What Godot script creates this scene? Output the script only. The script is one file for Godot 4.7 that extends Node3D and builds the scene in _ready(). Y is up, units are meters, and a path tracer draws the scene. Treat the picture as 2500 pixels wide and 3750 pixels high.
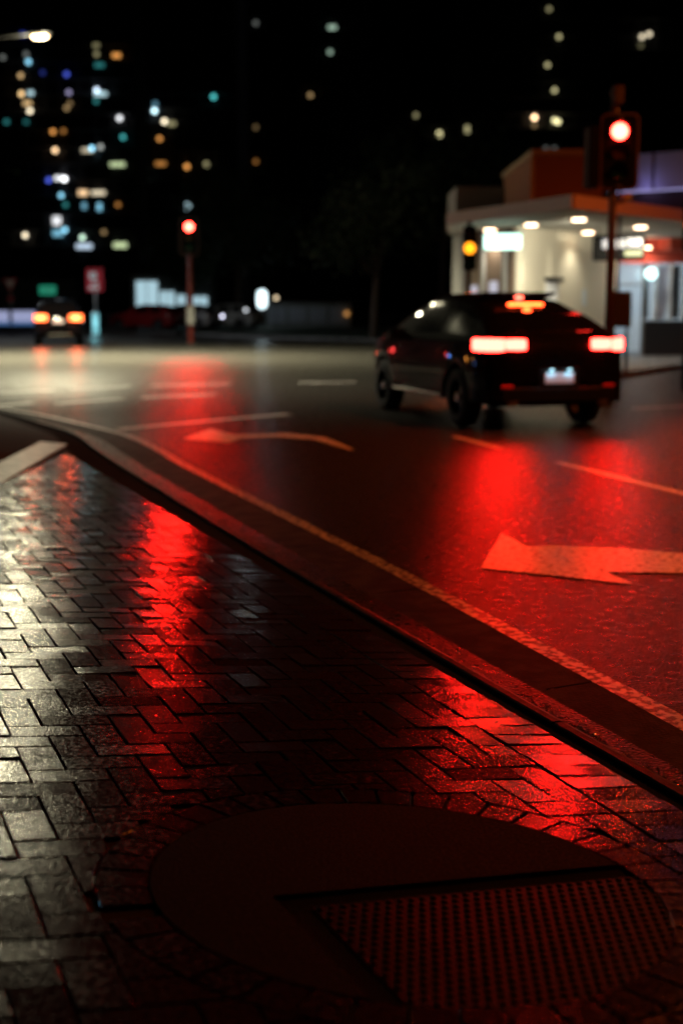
extends Node3D
# A wet street corner at night: brick footpath, kerb, turning lane, a black car at the lights, corner shop, towers behind.

const CAM_H := 1.58
var names := {}
var M := {}
var rng := RandomNumberGenerator.new()

# ---------------------------------------------------------------- helpers
func numbered(n: String) -> String:
	if not names.has(n):
		names[n] = 0
		return n
	names[n] += 1
	return "%s_%03d" % [n, names[n]]

func thing(called: String, label: String, category: String, at := Vector3.ZERO, turn := 0.0, group := "") -> Node3D:
	var o := Node3D.new()
	o.name = numbered(called)
	add_child(o)
	o.position = at
	o.rotation.y = turn
	o.set_meta("label", label)
	o.set_meta("category", category)
	if group:
		o.set_meta("group", group)
	return o

func obj(called: String, mesh: Mesh, m: Material, parent: Node, at := Vector3.ZERO, rot := Vector3.ZERO) -> MeshInstance3D:
	var o := MeshInstance3D.new()
	o.name = called
	o.mesh = mesh
	o.material_override = m
	o.position = at
	o.rotation = rot
	parent.add_child(o, true)
	return o

func struct(called: String, mesh: Mesh, m: Material) -> MeshInstance3D:
	var o := obj(called, mesh, m, self)
	o.set_meta("kind", "structure")
	return o

func st_new(smooth := false) -> SurfaceTool:
	var st := SurfaceTool.new()
	st.begin(Mesh.PRIMITIVE_TRIANGLES)
	st.set_smooth_group(0 if smooth else -1)
	return st

func done(st: SurfaceTool) -> ArrayMesh:
	st.generate_normals()
	return st.commit()

func tri(st: SurfaceTool, a: Vector3, b: Vector3, c: Vector3) -> void:
	st.add_vertex(a)
	st.add_vertex(b)
	st.add_vertex(c)

# corners run clockwise seen from the front
func quad(st: SurfaceTool, a: Vector3, b: Vector3, c: Vector3, d: Vector3) -> void:
	tri(st, a, b, c)
	tri(st, a, c, d)

func box(size: Vector3) -> BoxMesh:
	var b := BoxMesh.new()
	b.size = size
	return b

func cyl(r0: float, r1: float, h: float, seg := 16) -> CylinderMesh:
	var c := CylinderMesh.new()
	c.bottom_radius = r0
	c.top_radius = r1
	c.height = h
	c.radial_segments = seg
	c.rings = 1
	return c

func ball(r: float, seg := 14) -> SphereMesh:
	var s := SphereMesh.new()
	s.radius = r
	s.height = 2.0 * r
	s.radial_segments = seg
	s.rings = seg / 2
	return s

# box with chamfered edges
func bev(size: Vector3, c := 0.01) -> ArrayMesh:
	var st := st_new()
	var h := size / 2.0
	var rings := []
	for lv in [[-h.y, c], [-h.y + c, 0.0], [h.y - c, 0.0], [h.y, c]]:
		var y: float = lv[0]
		var i: float = lv[1]
		var x := h.x - i
		var z := h.z - i
		var k := c
		rings.append([Vector3(-x + k, y, -z), Vector3(x - k, y, -z), Vector3(x, y, -z + k), Vector3(x, y, z - k), Vector3(x - k, y, z), Vector3(-x + k, y, z), Vector3(-x, y, z - k), Vector3(-x, y, -z + k)])
	loft(st, rings, true, true)
	return done(st)

# rings of points, each counter-clockwise seen from above when the rings rise
func loft(st: SurfaceTool, rings: Array, cap0 := false, cap1 := false, closed := true) -> void:
	for i in rings.size() - 1:
		var a: Array = rings[i]
		var b: Array = rings[i + 1]
		var n := a.size()
		for k in (n if closed else n - 1):
			var k2 := (k + 1) % n
			quad(st, a[k], a[k2], b[k2], b[k])
	for e in [[cap0, rings[0], true], [cap1, rings[-1], false]]:
		if e[0]:
			var r: Array = e[1]
			var m := Vector3.ZERO
			for p in r:
				m += p
			m /= r.size()
			for k in r.size():
				if e[2]:
					tri(st, m, r[(k + 1) % r.size()], r[k])
				else:
					tri(st, m, r[k], r[(k + 1) % r.size()])

# prism from a flat outline (x, y) pushed along z
func prism(pts: PackedVector2Array, z0: float, z1: float) -> ArrayMesh:
	var st := st_new()
	var idx := Geometry2D.triangulate_polygon(pts)
	for i in range(0, idx.size(), 3):
		var a := pts[idx[i]]
		var b := pts[idx[i + 1]]
		var c := pts[idx[i + 2]]
		if (b - a).cross(c - a) > 0:
			var t := b
			b = c
			c = t
		tri(st, Vector3(a.x, a.y, z1), Vector3(b.x, b.y, z1), Vector3(c.x, c.y, z1))
		tri(st, Vector3(a.x, a.y, z0), Vector3(c.x, c.y, z0), Vector3(b.x, b.y, z0))
	var flip := Geometry2D.is_polygon_clockwise(pts)
	for i in pts.size():
		var a := pts[i]
		var b := pts[(i + 1) % pts.size()]
		if flip:
			quad(st, Vector3(a.x, a.y, z1), Vector3(a.x, a.y, z0), Vector3(b.x, b.y, z0), Vector3(b.x, b.y, z1))
		else:
			quad(st, Vector3(b.x, b.y, z1), Vector3(b.x, b.y, z0), Vector3(a.x, a.y, z0), Vector3(a.x, a.y, z1))
	return done(st)

func rounded(w: float, h: float, r: float, n := 6) -> PackedVector2Array:
	var out := PackedVector2Array()
	for c in [[w / 2 - r, h / 2 - r, 0.0], [-w / 2 + r, h / 2 - r, 0.5], [-w / 2 + r, -h / 2 + r, 1.0], [w / 2 - r, -h / 2 + r, 1.5]]:
		for i in n + 1:
			var a: float = (c[2] + 0.5 * i / n) * PI
			out.append(Vector2(c[0] + r * cos(a), c[1] + r * sin(a)))
	return out

# a prism lying flat: outline in world x, z, top face at y1
func slab(pts: PackedVector2Array, y0: float, y1: float) -> ArrayMesh:
	var p2 := PackedVector2Array()
	for p in pts:
		p2.append(Vector2(p.x, -p.y))
	var m := prism(p2, y0, y1)
	var st := SurfaceTool.new()
	st.append_from(m, 0, Transform3D(Basis(Vector3.RIGHT, -PI / 2), Vector3.ZERO))
	return st.commit()

# flat sheet lying at height y (painted markings)
func sheet(pts: PackedVector2Array, y: float) -> ArrayMesh:
	var st := st_new()
	var idx := Geometry2D.triangulate_polygon(pts)
	for i in range(0, idx.size(), 3):
		var a := pts[idx[i]]
		var b := pts[idx[i + 1]]
		var c := pts[idx[i + 2]]
		if (b - a).cross(c - a) < 0:
			var t := b
			b = c
			c = t
		tri(st, Vector3(a.x, y, a.y), Vector3(b.x, y, b.y), Vector3(c.x, y, c.y))
	return done(st)

func tube(path: Array, radii: Array, seg := 8) -> ArrayMesh:
	var st := st_new(true)
	var rings := []
	for i in path.size():
		var d: Vector3 = (path[mini(i + 1, path.size() - 1)] - path[maxi(i - 1, 0)]).normalized()
		var s := d.cross(Vector3(0.31, 0.2, 0.93)).normalized()
		var u := s.cross(d).normalized()
		var ring := []
		for k in seg:
			var a := TAU * k / seg
			ring.append(path[i] + (s * cos(a) + u * sin(a)) * radii[i])
		rings.append(ring)
	loft(st, rings, true, true)
	return done(st)

# ---------------------------------------------------------------- materials
func lin(r: float, g: float, b: float) -> Color:
	return Color(r, g, b).linear_to_srgb()

func mat(n: String, c: Color, rough := 0.6, metal := 0.0, spec := 0.5) -> StandardMaterial3D:
	var m := StandardMaterial3D.new()
	m.resource_name = n
	m.albedo_color = c
	m.roughness = rough
	m.metallic = metal
	m.metallic_specular = spec
	M[n] = m
	return m

func glow(n: String, c: Color, e: float, rough := 0.4) -> StandardMaterial3D:
	if M.has(n):
		return M[n]
	var m := mat(n, Color(0.35, 0.35, 0.35), rough)
	m.emission_enabled = true
	m.emission = c.linear_to_srgb()
	m.emission_energy_multiplier = e
	return m

func noise_tex(kind: int, freq: float, octaves: int, seed_: int, size := 1024, ramp: Gradient = null) -> NoiseTexture2D:
	var f := FastNoiseLite.new()
	f.noise_type = kind
	f.frequency = freq
	f.seed = seed_
	f.fractal_type = FastNoiseLite.FRACTAL_FBM if octaves > 1 else FastNoiseLite.FRACTAL_NONE
	f.fractal_octaves = octaves
	if kind == FastNoiseLite.TYPE_CELLULAR:
		f.cellular_return_type = FastNoiseLite.RETURN_DISTANCE
	var t := NoiseTexture2D.new()
	t.width = size
	t.height = size
	t.seamless = true
	t.noise = f
	if ramp:
		t.color_ramp = ramp
	return t

func normal_tex(kind: int, freq: float, octaves: int, seed_: int) -> NoiseTexture2D:
	var t := noise_tex(kind, freq, octaves, seed_)
	t.as_normal_map = true
	t.bump_strength = 1.0
	return t

func bumpy(m: StandardMaterial3D, t: Texture2D, k: float) -> void:
	m.normal_enabled = true
	m.normal_texture = t
	m.normal_scale = k

func ramp(a: Array) -> Gradient:
	var g := Gradient.new()
	g.offsets = PackedFloat32Array(a.map(func(e): return e[0]))
	g.colors = PackedColorArray(a.map(func(e): return e[1]))
	return g

func grey(v: float) -> Color:
	return Color(v, v, v)

func world_map(m: StandardMaterial3D, tile: float, height: Texture2D, depth_cm: float, albedo: Texture2D = null, rough: Texture2D = null) -> void:
	m.uv1_triplanar = true
	m.uv1_world_triplanar = true
	m.uv1_scale = Vector3.ONE / tile
	if height:
		m.heightmap_enabled = true
		m.heightmap_texture = height
		m.heightmap_scale = depth_cm
	if albedo:
		m.albedo_texture = albedo
	if rough:
		m.roughness_texture = rough
		m.roughness_texture_channel = BaseMaterial3D.TEXTURE_CHANNEL_RED

func make_materials() -> void:
	var grain := noise_tex(FastNoiseLite.TYPE_CELLULAR, 0.13, 1, 3)
	var fine := noise_tex(FastNoiseLite.TYPE_SIMPLEX_SMOOTH, 0.16, 4, 5)
	var coarse := noise_tex(FastNoiseLite.TYPE_SIMPLEX_SMOOTH, 0.012, 4, 8)
	var patchy := noise_tex(FastNoiseLite.TYPE_SIMPLEX_SMOOTH, 0.008, 5, 12, 1024, ramp([[0.25, grey(0.55)], [0.75, grey(1.0)]]))
	var stone := noise_tex(FastNoiseLite.TYPE_CELLULAR, 0.16, 1, 21, 1024, ramp([[0.1, grey(0.45)], [0.6, grey(1.0)]]))
	var worn := noise_tex(FastNoiseLite.TYPE_SIMPLEX_SMOOTH, 0.03, 5, 31, 1024, ramp([[0.24, grey(0.22)], [0.36, grey(0.75)], [0.5, grey(0.9)], [0.75, grey(1.0)]]))
	var clay := noise_tex(FastNoiseLite.TYPE_SIMPLEX_SMOOTH, 0.05, 5, 41, 1024, ramp([[0.2, Color(0.62, 0.55, 0.55)], [0.5, Color(0.9, 0.86, 0.84)], [0.8, Color(1, 1, 1)]]))
	var wet := noise_tex(FastNoiseLite.TYPE_SIMPLEX_SMOOTH, 0.02, 4, 51, 1024, ramp([[0.25, grey(0.72)], [0.75, grey(1.0)]]))

	var scuffed := noise_tex(FastNoiseLite.TYPE_SIMPLEX_SMOOTH, 0.022, 6, 71, 1024, ramp([[0.34, grey(0.12)], [0.46, grey(0.5)], [0.54, grey(0.85)], [0.75, grey(1.0)]]))
	var mottle := noise_tex(FastNoiseLite.TYPE_SIMPLEX_SMOOTH, 0.06, 5, 61, 1024, ramp([[0.25, grey(0.16)], [0.5, grey(0.22)], [0.8, grey(0.40)]]))
	var grain_n := normal_tex(FastNoiseLite.TYPE_CELLULAR, 0.13, 1, 3)
	var fine_n := normal_tex(FastNoiseLite.TYPE_SIMPLEX_SMOOTH, 0.15, 3, 5)

	var m := mat("asphalt", lin(0.040, 0.038, 0.034), 0.36, 0.0, 0.105)
	world_map(m, 2.1, null, 0.0, stone, wet)
	bumpy(m, grain_n, 1.9)
	m = mat("path_asphalt", lin(0.022, 0.020, 0.018), 0.8, 0.0, 0.25)
	world_map(m, 1.3, grain, 0.30, stone, null)
	for i in 4:
		var c: Array = [[0.034, 0.014, 0.011], [0.028, 0.013, 0.010], [0.042, 0.017, 0.012], [0.024, 0.013, 0.012]][i]
		m = mat("brick%d" % i, lin(c[0], c[1], c[2]), [0.55, 0.65, 0.5, 0.7][i], 0.0, 0.5)
		world_map(m, [1.5, 1.73, 1.31, 1.9][i], null, 0.0, clay, mottle)
		bumpy(m, fine_n, [0.42, 0.34, 0.48, 0.38][i])
		m.uv1_offset = Vector3(0.13 * i, 0.0, 0.37 * i)
	m = mat("joint_sand", lin(0.035, 0.030, 0.025), 0.95, 0.0, 0.2)
	world_map(m, 0.8, fine, 0.2)
	m = mat("kerb_concrete", lin(0.04, 0.037, 0.033), 0.5, 0.0, 0.14)
	world_map(m, 1.2, fine, 0.05, patchy, wet)
	m = mat("gutter_concrete", lin(0.035, 0.032, 0.029), 0.6, 0.0, 0.12)
	world_map(m, 2.0, null, 0.0, patchy, null)
	bumpy(m, grain_n, 0.8)
	m = mat("dirt", lin(0.018, 0.015, 0.012), 0.95, 0.0, 0.15)
	world_map(m, 0.9, grain, 0.4, stone)
	mat("grit", lin(0.16, 0.15, 0.14), 0.12, 0.0, 0.6)
	m = mat("pale_concrete", lin(0.34, 0.33, 0.29), 0.34, 0.0, 0.5)
	world_map(m, 1.2, null, 0.0, patchy, null)
	bumpy(m, fine_n, 0.5)
	m = mat("collar_concrete", lin(0.020, 0.019, 0.016), 0.7, 0.0, 0.1)
	world_map(m, 1.6, null, 0.0, stone, null)
	bumpy(m, grain_n, 1.0)
	m = mat("road_paint", lin(0.70, 0.69, 0.65), 0.38, 0.0, 0.34)
	world_map(m, 1.9, null, 0.0, worn, wet)
	bumpy(m, grain_n, 0.7)
	m = mat("worn_paint", lin(0.66, 0.65, 0.60), 0.40, 0.0, 0.36)
	world_map(m, 1.5, null, 0.0, scuffed, wet)
	bumpy(m, grain_n, 1.0)
	m = mat("grass", lin(0.035, 0.06, 0.02), 0.8)
	world_map(m, 2.0, fine, 1.5, patchy)
	m = mat("far_ground", lin(0.04, 0.04, 0.035), 0.9)
	m = mat("far_paving", lin(0.20, 0.19, 0.18), 0.6)
	world_map(m, 2.5, fine, 0.1, patchy)
	m = mat("lid_iron", lin(0.006, 0.006, 0.005), 0.40, 0.0, 0.12)
	world_map(m, 0.7, fine, 0.04, patchy)

	mat("car_black", lin(0.003, 0.003, 0.004), 0.5, 0.0, 0.06)
	M.car_black.clearcoat_enabled = true
	M.car_black.clearcoat = 0.32
	M.car_black.clearcoat_roughness = 0.02
	mat("car_red", lin(0.25, 0.01, 0.012), 0.25)
	mat("car_silver", lin(0.42, 0.41, 0.41), 0.3, 0.4)
	mat("car_white", lin(0.65, 0.65, 0.66), 0.3)
	mat("car_glass", lin(0.004, 0.004, 0.005), 0.10, 0.0, 0.35)
	mat("tyre", lin(0.012, 0.012, 0.012), 0.85)
	mat("rim", lin(0.30, 0.30, 0.32), 0.25, 0.9)
	mat("chrome", lin(0.7, 0.68, 0.68), 0.12, 1.0)
	mat("trim", lin(0.006, 0.006, 0.006), 0.5, 0.0, 0.2)
	mat("plate", lin(0.6, 0.68, 0.75), 0.4)
	mat("dark_metal", lin(0.02, 0.02, 0.02), 0.5, 0.3)
	mat("signal_black", lin(0.004, 0.004, 0.004), 0.7, 0.0, 0.2)
	mat("signal_rim", lin(0.06, 0.03, 0.028), 0.6)
	mat("galvanised", lin(0.30, 0.30, 0.30), 0.45, 0.6)
	mat("brown_pole", lin(0.030, 0.012, 0.010), 0.55)
	mat("maroon_pole", lin(0.16, 0.028, 0.022), 0.55)
	mat("amber_off", lin(0.06, 0.03, 0.005), 0.15)
	mat("green_off", lin(0.005, 0.04, 0.025), 0.15)
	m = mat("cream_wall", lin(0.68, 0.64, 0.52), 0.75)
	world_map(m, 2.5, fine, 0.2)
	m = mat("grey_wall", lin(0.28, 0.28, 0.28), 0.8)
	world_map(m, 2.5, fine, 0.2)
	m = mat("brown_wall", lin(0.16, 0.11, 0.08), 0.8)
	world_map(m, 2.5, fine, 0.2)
	m = mat("parapet_paint", lin(0.30, 0.12, 0.06), 0.75)
	world_map(m, 2.5, fine, 0.2)
	mat("parapet_cap", lin(0.5, 0.36, 0.22), 0.6)
	mat("fascia_paint", lin(0.48, 0.36, 0.32), 0.55)
	mat("soffit_paint", lin(0.62, 0.62, 0.58), 0.8)
	mat("roof_sheet", lin(0.06, 0.035, 0.03), 0.7)
	mat("panel_paint", lin(0.42, 0.42, 0.5), 0.7)
	mat("red_panel", lin(0.55, 0.08, 0.05), 0.6)
	mat("dark_tile", lin(0.02, 0.02, 0.025), 0.4)
	mat("cabinet", lin(0.045, 0.03, 0.022), 0.5)
	mat("white_panel", lin(0.7, 0.72, 0.75), 0.6)
	mat("cloth_pale", lin(0.55, 0.5, 0.6), 0.9)
	mat("tower_wall", lin(0.05, 0.05, 0.055), 0.9)
	mat("tower_slab", lin(0.08, 0.08, 0.085), 0.9)
	mat("tower_glass", lin(0.01, 0.011, 0.013), 0.3)
	mat("bark", lin(0.10, 0.07, 0.055), 0.9)
	mat("leaf", lin(0.035, 0.06, 0.02), 0.7)
	M.leaf.backlight_enabled = true
	M.leaf.backlight = lin(0.03, 0.05, 0.015)
	mat("leaf_dark", lin(0.03, 0.05, 0.02), 0.7)
	mat("sign_red", lin(0.5, 0.012, 0.03), 0.4)
	mat("sign_white", lin(0.75, 0.75, 0.75), 0.4)
	mat("sign_green", lin(0.01, 0.30, 0.16), 0.4)
	mat("shop_glass", Color(0.6, 0.65, 0.7, 0.12), 0.03)
	M.shop_glass.transparency = BaseMaterial3D.TRANSPARENCY_ALPHA

# ---------------------------------------------------------------- the near footpath
const KO := Vector2(0.42, -5.76)            # a point on the brick edge beside the kerb
const KB := Vector2(0.3467, 0.9380)         # along the kerb, towards the viewer
const KA := Vector2(0.9380, -0.3467)        # across the kerb, towards the road
const KERB_TOP := 0.065
const FALL := 0.085                         # crossfall of the footpath down to the kerb
const UNIT := 0.1165                        # half a paver with its joint
const COLLAR := Vector2(0.165, -3.33)        # centre of the round collar of the pit
const COLLAR_R := 0.63

func ab_to_world(a: float, b: float, up := 0.0) -> Vector3:
	var p := KO + KA * a + KB * b
	return Vector3(p.x, KERB_TOP - FALL * a + up, p.y)

func world_to_ab(p: Vector2) -> Vector2:
	return Vector2((p - KO).dot(KA), (p - KO).dot(KB))

func pave_basis() -> Basis:
	var x := Vector3(KA.x, -FALL, KA.y).normalized()
	var z := Vector3(KB.x, 0, KB.y)
	return Basis(x, z.cross(x).normalized(), z)

# stations along the kerb: back of kerb, kerb nose, outer lip of the gutter
func kerb_stations() -> Array:
	var s := []
	for e in [[7.5, 0.12, 0.47], [4.5, 0.135, 0.50], [1.5, 0.15, 0.54], [0.2, 0.16, 0.60], [-2.4, 0.20, 0.73], [-4.8, 0.26, 0.81], [-6.8, 0.32, 0.87], [-8.4, 0.37, 0.93]]:
		var p: Vector2 = KO + KB * e[0]
		s.append([p, p + KA * e[1], p + KA * e[2]])
	s.append([Vector2(-2.93, -15.08), Vector2(-2.60, -15.20), Vector2(-2.06, -15.42)])
	s.append([Vector2(-3.36, -16.58), Vector2(-3.08, -16.74), Vector2(-2.60, -16.98)])
	s.append([Vector2(-3.96, -17.98), Vector2(-3.72, -18.15), Vector2(-3.32, -18.42)])
	s.append([Vector2(-5.15, -20.38), Vector2(-4.98, -20.54), Vector2(-4.68, -20.80)])
	s.append([Vector2(-7.45, -23.45), Vector2(-7.28, -23.66), Vector2(-7.02, -23.97)])
	s.append([Vector2(-11.4, -26.80), Vector2(-11.28, -27.05), Vector2(-11.05, -27.42)])
	s.append([Vector2(-18.15, -29.15), Vector2(-18.08, -29.42), Vector2(-17.98, -29.85)])
	var fine := []
	for i in s.size() - 1:
		for k in 6:
			var t := k / 6.0
			var row := []
			for j in 3:
				row.append(s[i][j].cubic_interpolate(s[i + 1][j], s[maxi(i - 1, 0)][j], s[mini(i + 2, s.size() - 1)][j], t))
			fine.append(row)
	fine.append(s[-1])
	return fine

func v3(p: Vector2, y: float) -> Vector3:
	return Vector3(p.x, y, p.y)

# a stone swept from distance d0 to d1 along the stations; profile gives points for one station
func swept(stations: Array, lens: Array, d0: float, d1: float, profile: Callable) -> ArrayMesh:
	var st := st_new()
	var rings := []
	var n := maxi(2, int((d1 - d0) / 0.25) + 1)
	for i in n + 1:
		var d := lerpf(d0, d1, float(i) / n)
		var k := 0
		while k < lens.size() - 2 and lens[k + 1] < d:
			k += 1
		var t: float = (d - lens[k]) / maxf(lens[k + 1] - lens[k], 1e-5)
		var row := []
		for j in 3:
			row.append(stations[k][j].lerp(stations[k + 1][j], t))
		rings.append(profile.call(row))
	loft(st, rings, true, true)
	return done(st)

func kerb_profile(r: Array) -> Array:
	var n: Vector2 = r[1]
	var u: Vector2 = (n - r[0]).normalized()
	var e := n - u * 0.075
	return [v3(e, -0.12), v3(e, KERB_TOP - 0.008), v3(e + u * 0.006, KERB_TOP - 0.002), v3(n - u * 0.040, KERB_TOP - 0.001), v3(n - u * 0.020, KERB_TOP - 0.008), v3(n - u * 0.006, KERB_TOP - 0.024), v3(n + u * 0.012, 0.004), v3(n + u * 0.012, -0.12)]

func infill_profile(r: Array) -> Array:
	var n: Vector2 = r[1]
	var u: Vector2 = (n - r[0]).normalized()
	var e: Vector2 = r[0] + u * 0.003
	n -= u * 0.079
	return [v3(e, -0.12), v3(e, KERB_TOP - 0.022), v3(n, KERB_TOP - 0.022), v3(n, -0.12)]

func gutter_profile(r: Array) -> Array:
	var n: Vector2 = r[1]
	var l: Vector2 = r[2]
	var u := (l - n).normalized()
	n += u * 0.016
	return [v3(n, -0.12), v3(n, -0.004), v3(n + u * 0.05, -0.006), v3(l - u * 0.02, 0.012), v3(l, 0.014), v3(l + u * 0.004, 0.006), v3(l + u * 0.004, -0.12)]

func paver_mesh(l: float, w: float, jit: float) -> ArrayMesh:
	var st := st_new()
	var c := 0.0036
	var hx := l / 2
	var hz := w / 2
	var cor := []
	for s in [[-1, -1], [1, -1], [1, 1], [-1, 1]]:
		cor.append(Vector3(s[0] * hx + rng.randf_range(-jit, jit), 0.0, s[1] * hz + rng.randf_range(-jit, jit)))
	var rings := []
	rings.append(cor.map(func(p): return Vector3(p.x, -0.05, p.z)))
	rings.append(cor.map(func(p): return Vector3(p.x, p.y - c * 0.8, p.z)))
	rings.append(cor.map(func(p): return Vector3(p.x - signf(p.x) * c, p.y, p.z - signf(p.z) * c)))
	loft(st, rings, false, false)
	var t: Array = rings[2]
	var mid := Vector3.ZERO
	for k in 4:
		tri(st, mid, t[k], t[(k + 1) % 4])
	return done(st)

# paver cut to an outline given in (a, b), laid on the sloping footpath
func cut_paver(poly: PackedVector2Array) -> ArrayMesh:
	var st := st_new()
	if Geometry2D.is_polygon_clockwise(poly):
		poly.reverse()
	var mid := Vector2.ZERO
	for p in poly:
		mid += p
	mid /= poly.size()
	var lo := []
	var ed := []
	var top := []
	var dy := rng.randf_range(-0.0012, 0.0012)
	for p in poly:
		var q := p + (mid - p).normalized() * 0.005
		lo.append(ab_to_world(p.x, p.y, -0.05))
		ed.append(ab_to_world(p.x, p.y, -0.0045 + dy))
		top.append(ab_to_world(q.x, q.y, dy))
	loft(st, [lo, ed, top], false, true)
	return done(st)

func build_footpath() -> void:
	var s := kerb_stations()
	var lens := [0.0]
	for i in range(1, s.size()):
		lens.append(lens[-1] + s[i][1].distance_to(s[i - 1][1]))
	# sub-base sheet of the footpath, dark asphalt where no bricks lie
	var st := st_new(true)
	var off := [-0.004, 0.6, 1.4, 2.2, 3.0, 4.5, 8.0, 16.0]
	var rows := []
	for i in s.size():
		var u: Vector2 = -KA if i < 48 else (s[i][0] - s[i][1]).normalized()
		if i >= 42 and i < 60:
			u = (-KA).lerp((s[i][0] - s[i][1]).normalized(), smoothstep(42, 60, i)).normalized()
		var row := []
		for d in off:
			row.append(v3(s[i][0] + u * d, KERB_TOP + FALL * minf(d, 3.0) - 0.016))
		rows.append(row)
	for i in rows.size() - 1:
		for k in off.size() - 1:
			quad(st, rows[i][k], rows[i][k + 1], rows[i + 1][k + 1], rows[i + 1][k])
	var path := struct("footpath", done(st), M.path_asphalt)
	# bedding under the bricks
	var bed := st_new()
	quad(bed, ab_to_world(-4.2, 6.4, -0.012), ab_to_world(-4.2, -9.2, -0.012), ab_to_world(0, -9.2, -0.012), ab_to_world(0, 6.4, -0.012))
	obj("bedding_sand", done(bed), M.joint_sand, path)
	# kerb stones and gutter slabs, each with its joint
	var kerb := Node3D.new()
	kerb.name = "kerb"
	kerb.set_meta("kind", "structure")
	add_child(kerb)
	var total: float = lens[-1]
	var d := 0.0
	var step := [2.3, 2.5, 1.9, 2.4, 2.2]
	var i := 0
	while d < total - 0.5:
		var e := minf(d + step[i % 5], total)
		obj("kerb_stone", swept(s, lens, d + 0.008, e - 0.008, kerb_profile), M.kerb_concrete, kerb)
		d = e
		i += 1
	obj("dirt_strip", swept(s, lens, 0.0, total, infill_profile), M.dirt, kerb)
	# grit washed against the foot of the kerb
	var gm := MultiMesh.new()
	gm.transform_format = MultiMesh.TRANSFORM_3D
	gm.mesh = bev(Vector3(0.009, 0.006, 0.008), 0.0018)
	gm.instance_count = 2600
	for q in gm.instance_count:
		var f := rng.randf_range(4.0, 34.0)
		var r: Array = s[int(f)]
		var r2: Array = s[int(f) + 1]
		var n0: Vector2 = r[1].lerp(r2[1], fposmod(f, 1.0))
		var l0_: Vector2 = r[2].lerp(r2[2], fposmod(f, 1.0))
		var clump := 0.5 + 0.5 * sin(f * 1.9) * sin(f * 0.7 + 1.0)
		var w := 0.05 + absf(rng.randfn(0, 0.05 + 0.10 * clump))
		var p: Vector2 = n0.lerp(l0_, minf(w, 0.95))
		var k := rng.randf_range(0.35, 1.0)
		var h := lerpf(-0.004, 0.012, minf(w, 0.95))
		gm.set_instance_transform(q, Transform3D(Basis.from_euler(Vector3(rng.randf_range(-0.5, 0.5), rng.randf() * TAU, rng.randf_range(-0.5, 0.5))).scaled(Vector3.ONE * k), v3(p, h + 0.002)))
	var gi_ := MultiMeshInstance3D.new()
	gi_.name = "gutter_grit"
	gi_.multimesh = gm
	gi_.material_override = M.grit
	gi_.set_meta("kind", "stuff")
	kerb.add_child(gi_)
	d = 0.0
	i = 2
	while d < total - 0.5:
		var e := minf(d + step[i % 5] * 0.83, total)
		obj("gutter_slab", swept(s, lens, d + 0.008, e - 0.008, gutter_profile), M.gutter_concrete, kerb)
		d = e
		i += 1
	# the white edge line on the lip of the gutter
	var l0 := PackedVector2Array()
	var l1 := PackedVector2Array()
	for r in s:
		var u: Vector2 = (r[2] - r[1]).normalized()
		l0.append(r[2] + u * 0.012)
		l1.append(r[2] + u * 0.115)
	l1.reverse()
	l0.append_array(l1)
	paint_marks.append(["edge_line", l0])

	# bricks: herringbone with a header course against the kerb and a ring round the pit collar
	var lay := []                                     # [polygon or null, centre a, centre b, along a?, full]
	var keep_out := PackedVector2Array()
	var collar := world_to_ab(COLLAR)
	var ring_r := COLLAR_R + 0.135
	for k in 48:
		keep_out.append(collar + Vector2(cos(TAU * k / 48), sin(TAU * k / 48)) * ring_r)
	var j := 0.0016
	var bb := 6.3
	while bb > -9.0:
		lay.append([Rect2(-0.2315, bb - UNIT + j, 0.230, UNIT - 2 * j), true])
		bb -= UNIT
	for gi in range(-38, 1):
		for gj in range(-80, 56):
			var sum := posmod(gi + gj, 4)
			if sum == 0:
				lay.append([Rect2(-0.2335 - UNIT * (2 - gi) + UNIT * 2 + j, gj * UNIT + j, UNIT * 2 - 2 * j, UNIT - 2 * j), true])
			elif sum == 2:
				lay.append([Rect2(-0.2335 - UNIT * (2 - gi) + UNIT * 2 + j, gj * UNIT + j, UNIT - 2 * j, UNIT * 2 - 2 * j), false])
	var band := PackedVector2Array([Vector2(-9, -20), Vector2(-0.2335, -20), Vector2(-0.2335, 6.3), Vector2(-9, 6.3)])
	# the paved area ends along a pale concrete strip far off
	var strip0 := world_to_ab(Vector2(-3.02, -15.6))
	var strip1 := world_to_ab(Vector2(-2.72, -11.1))
	var area := PackedVector2Array([Vector2(0.01, -9.44), strip1, strip1 + (strip1 - strip0) * 1.2, Vector2(-4.2, 6.3), Vector2(0.01, 6.3)])
	var mesh_a := []
	for k in 5:
		mesh_a.append(paver_mesh(UNIT * 2 - 2 * j, UNIT - 2 * j, 0.0016))
	var B := pave_basis()
	var cam := Vector2.ZERO
	var whole := []
	var cut := []
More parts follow.
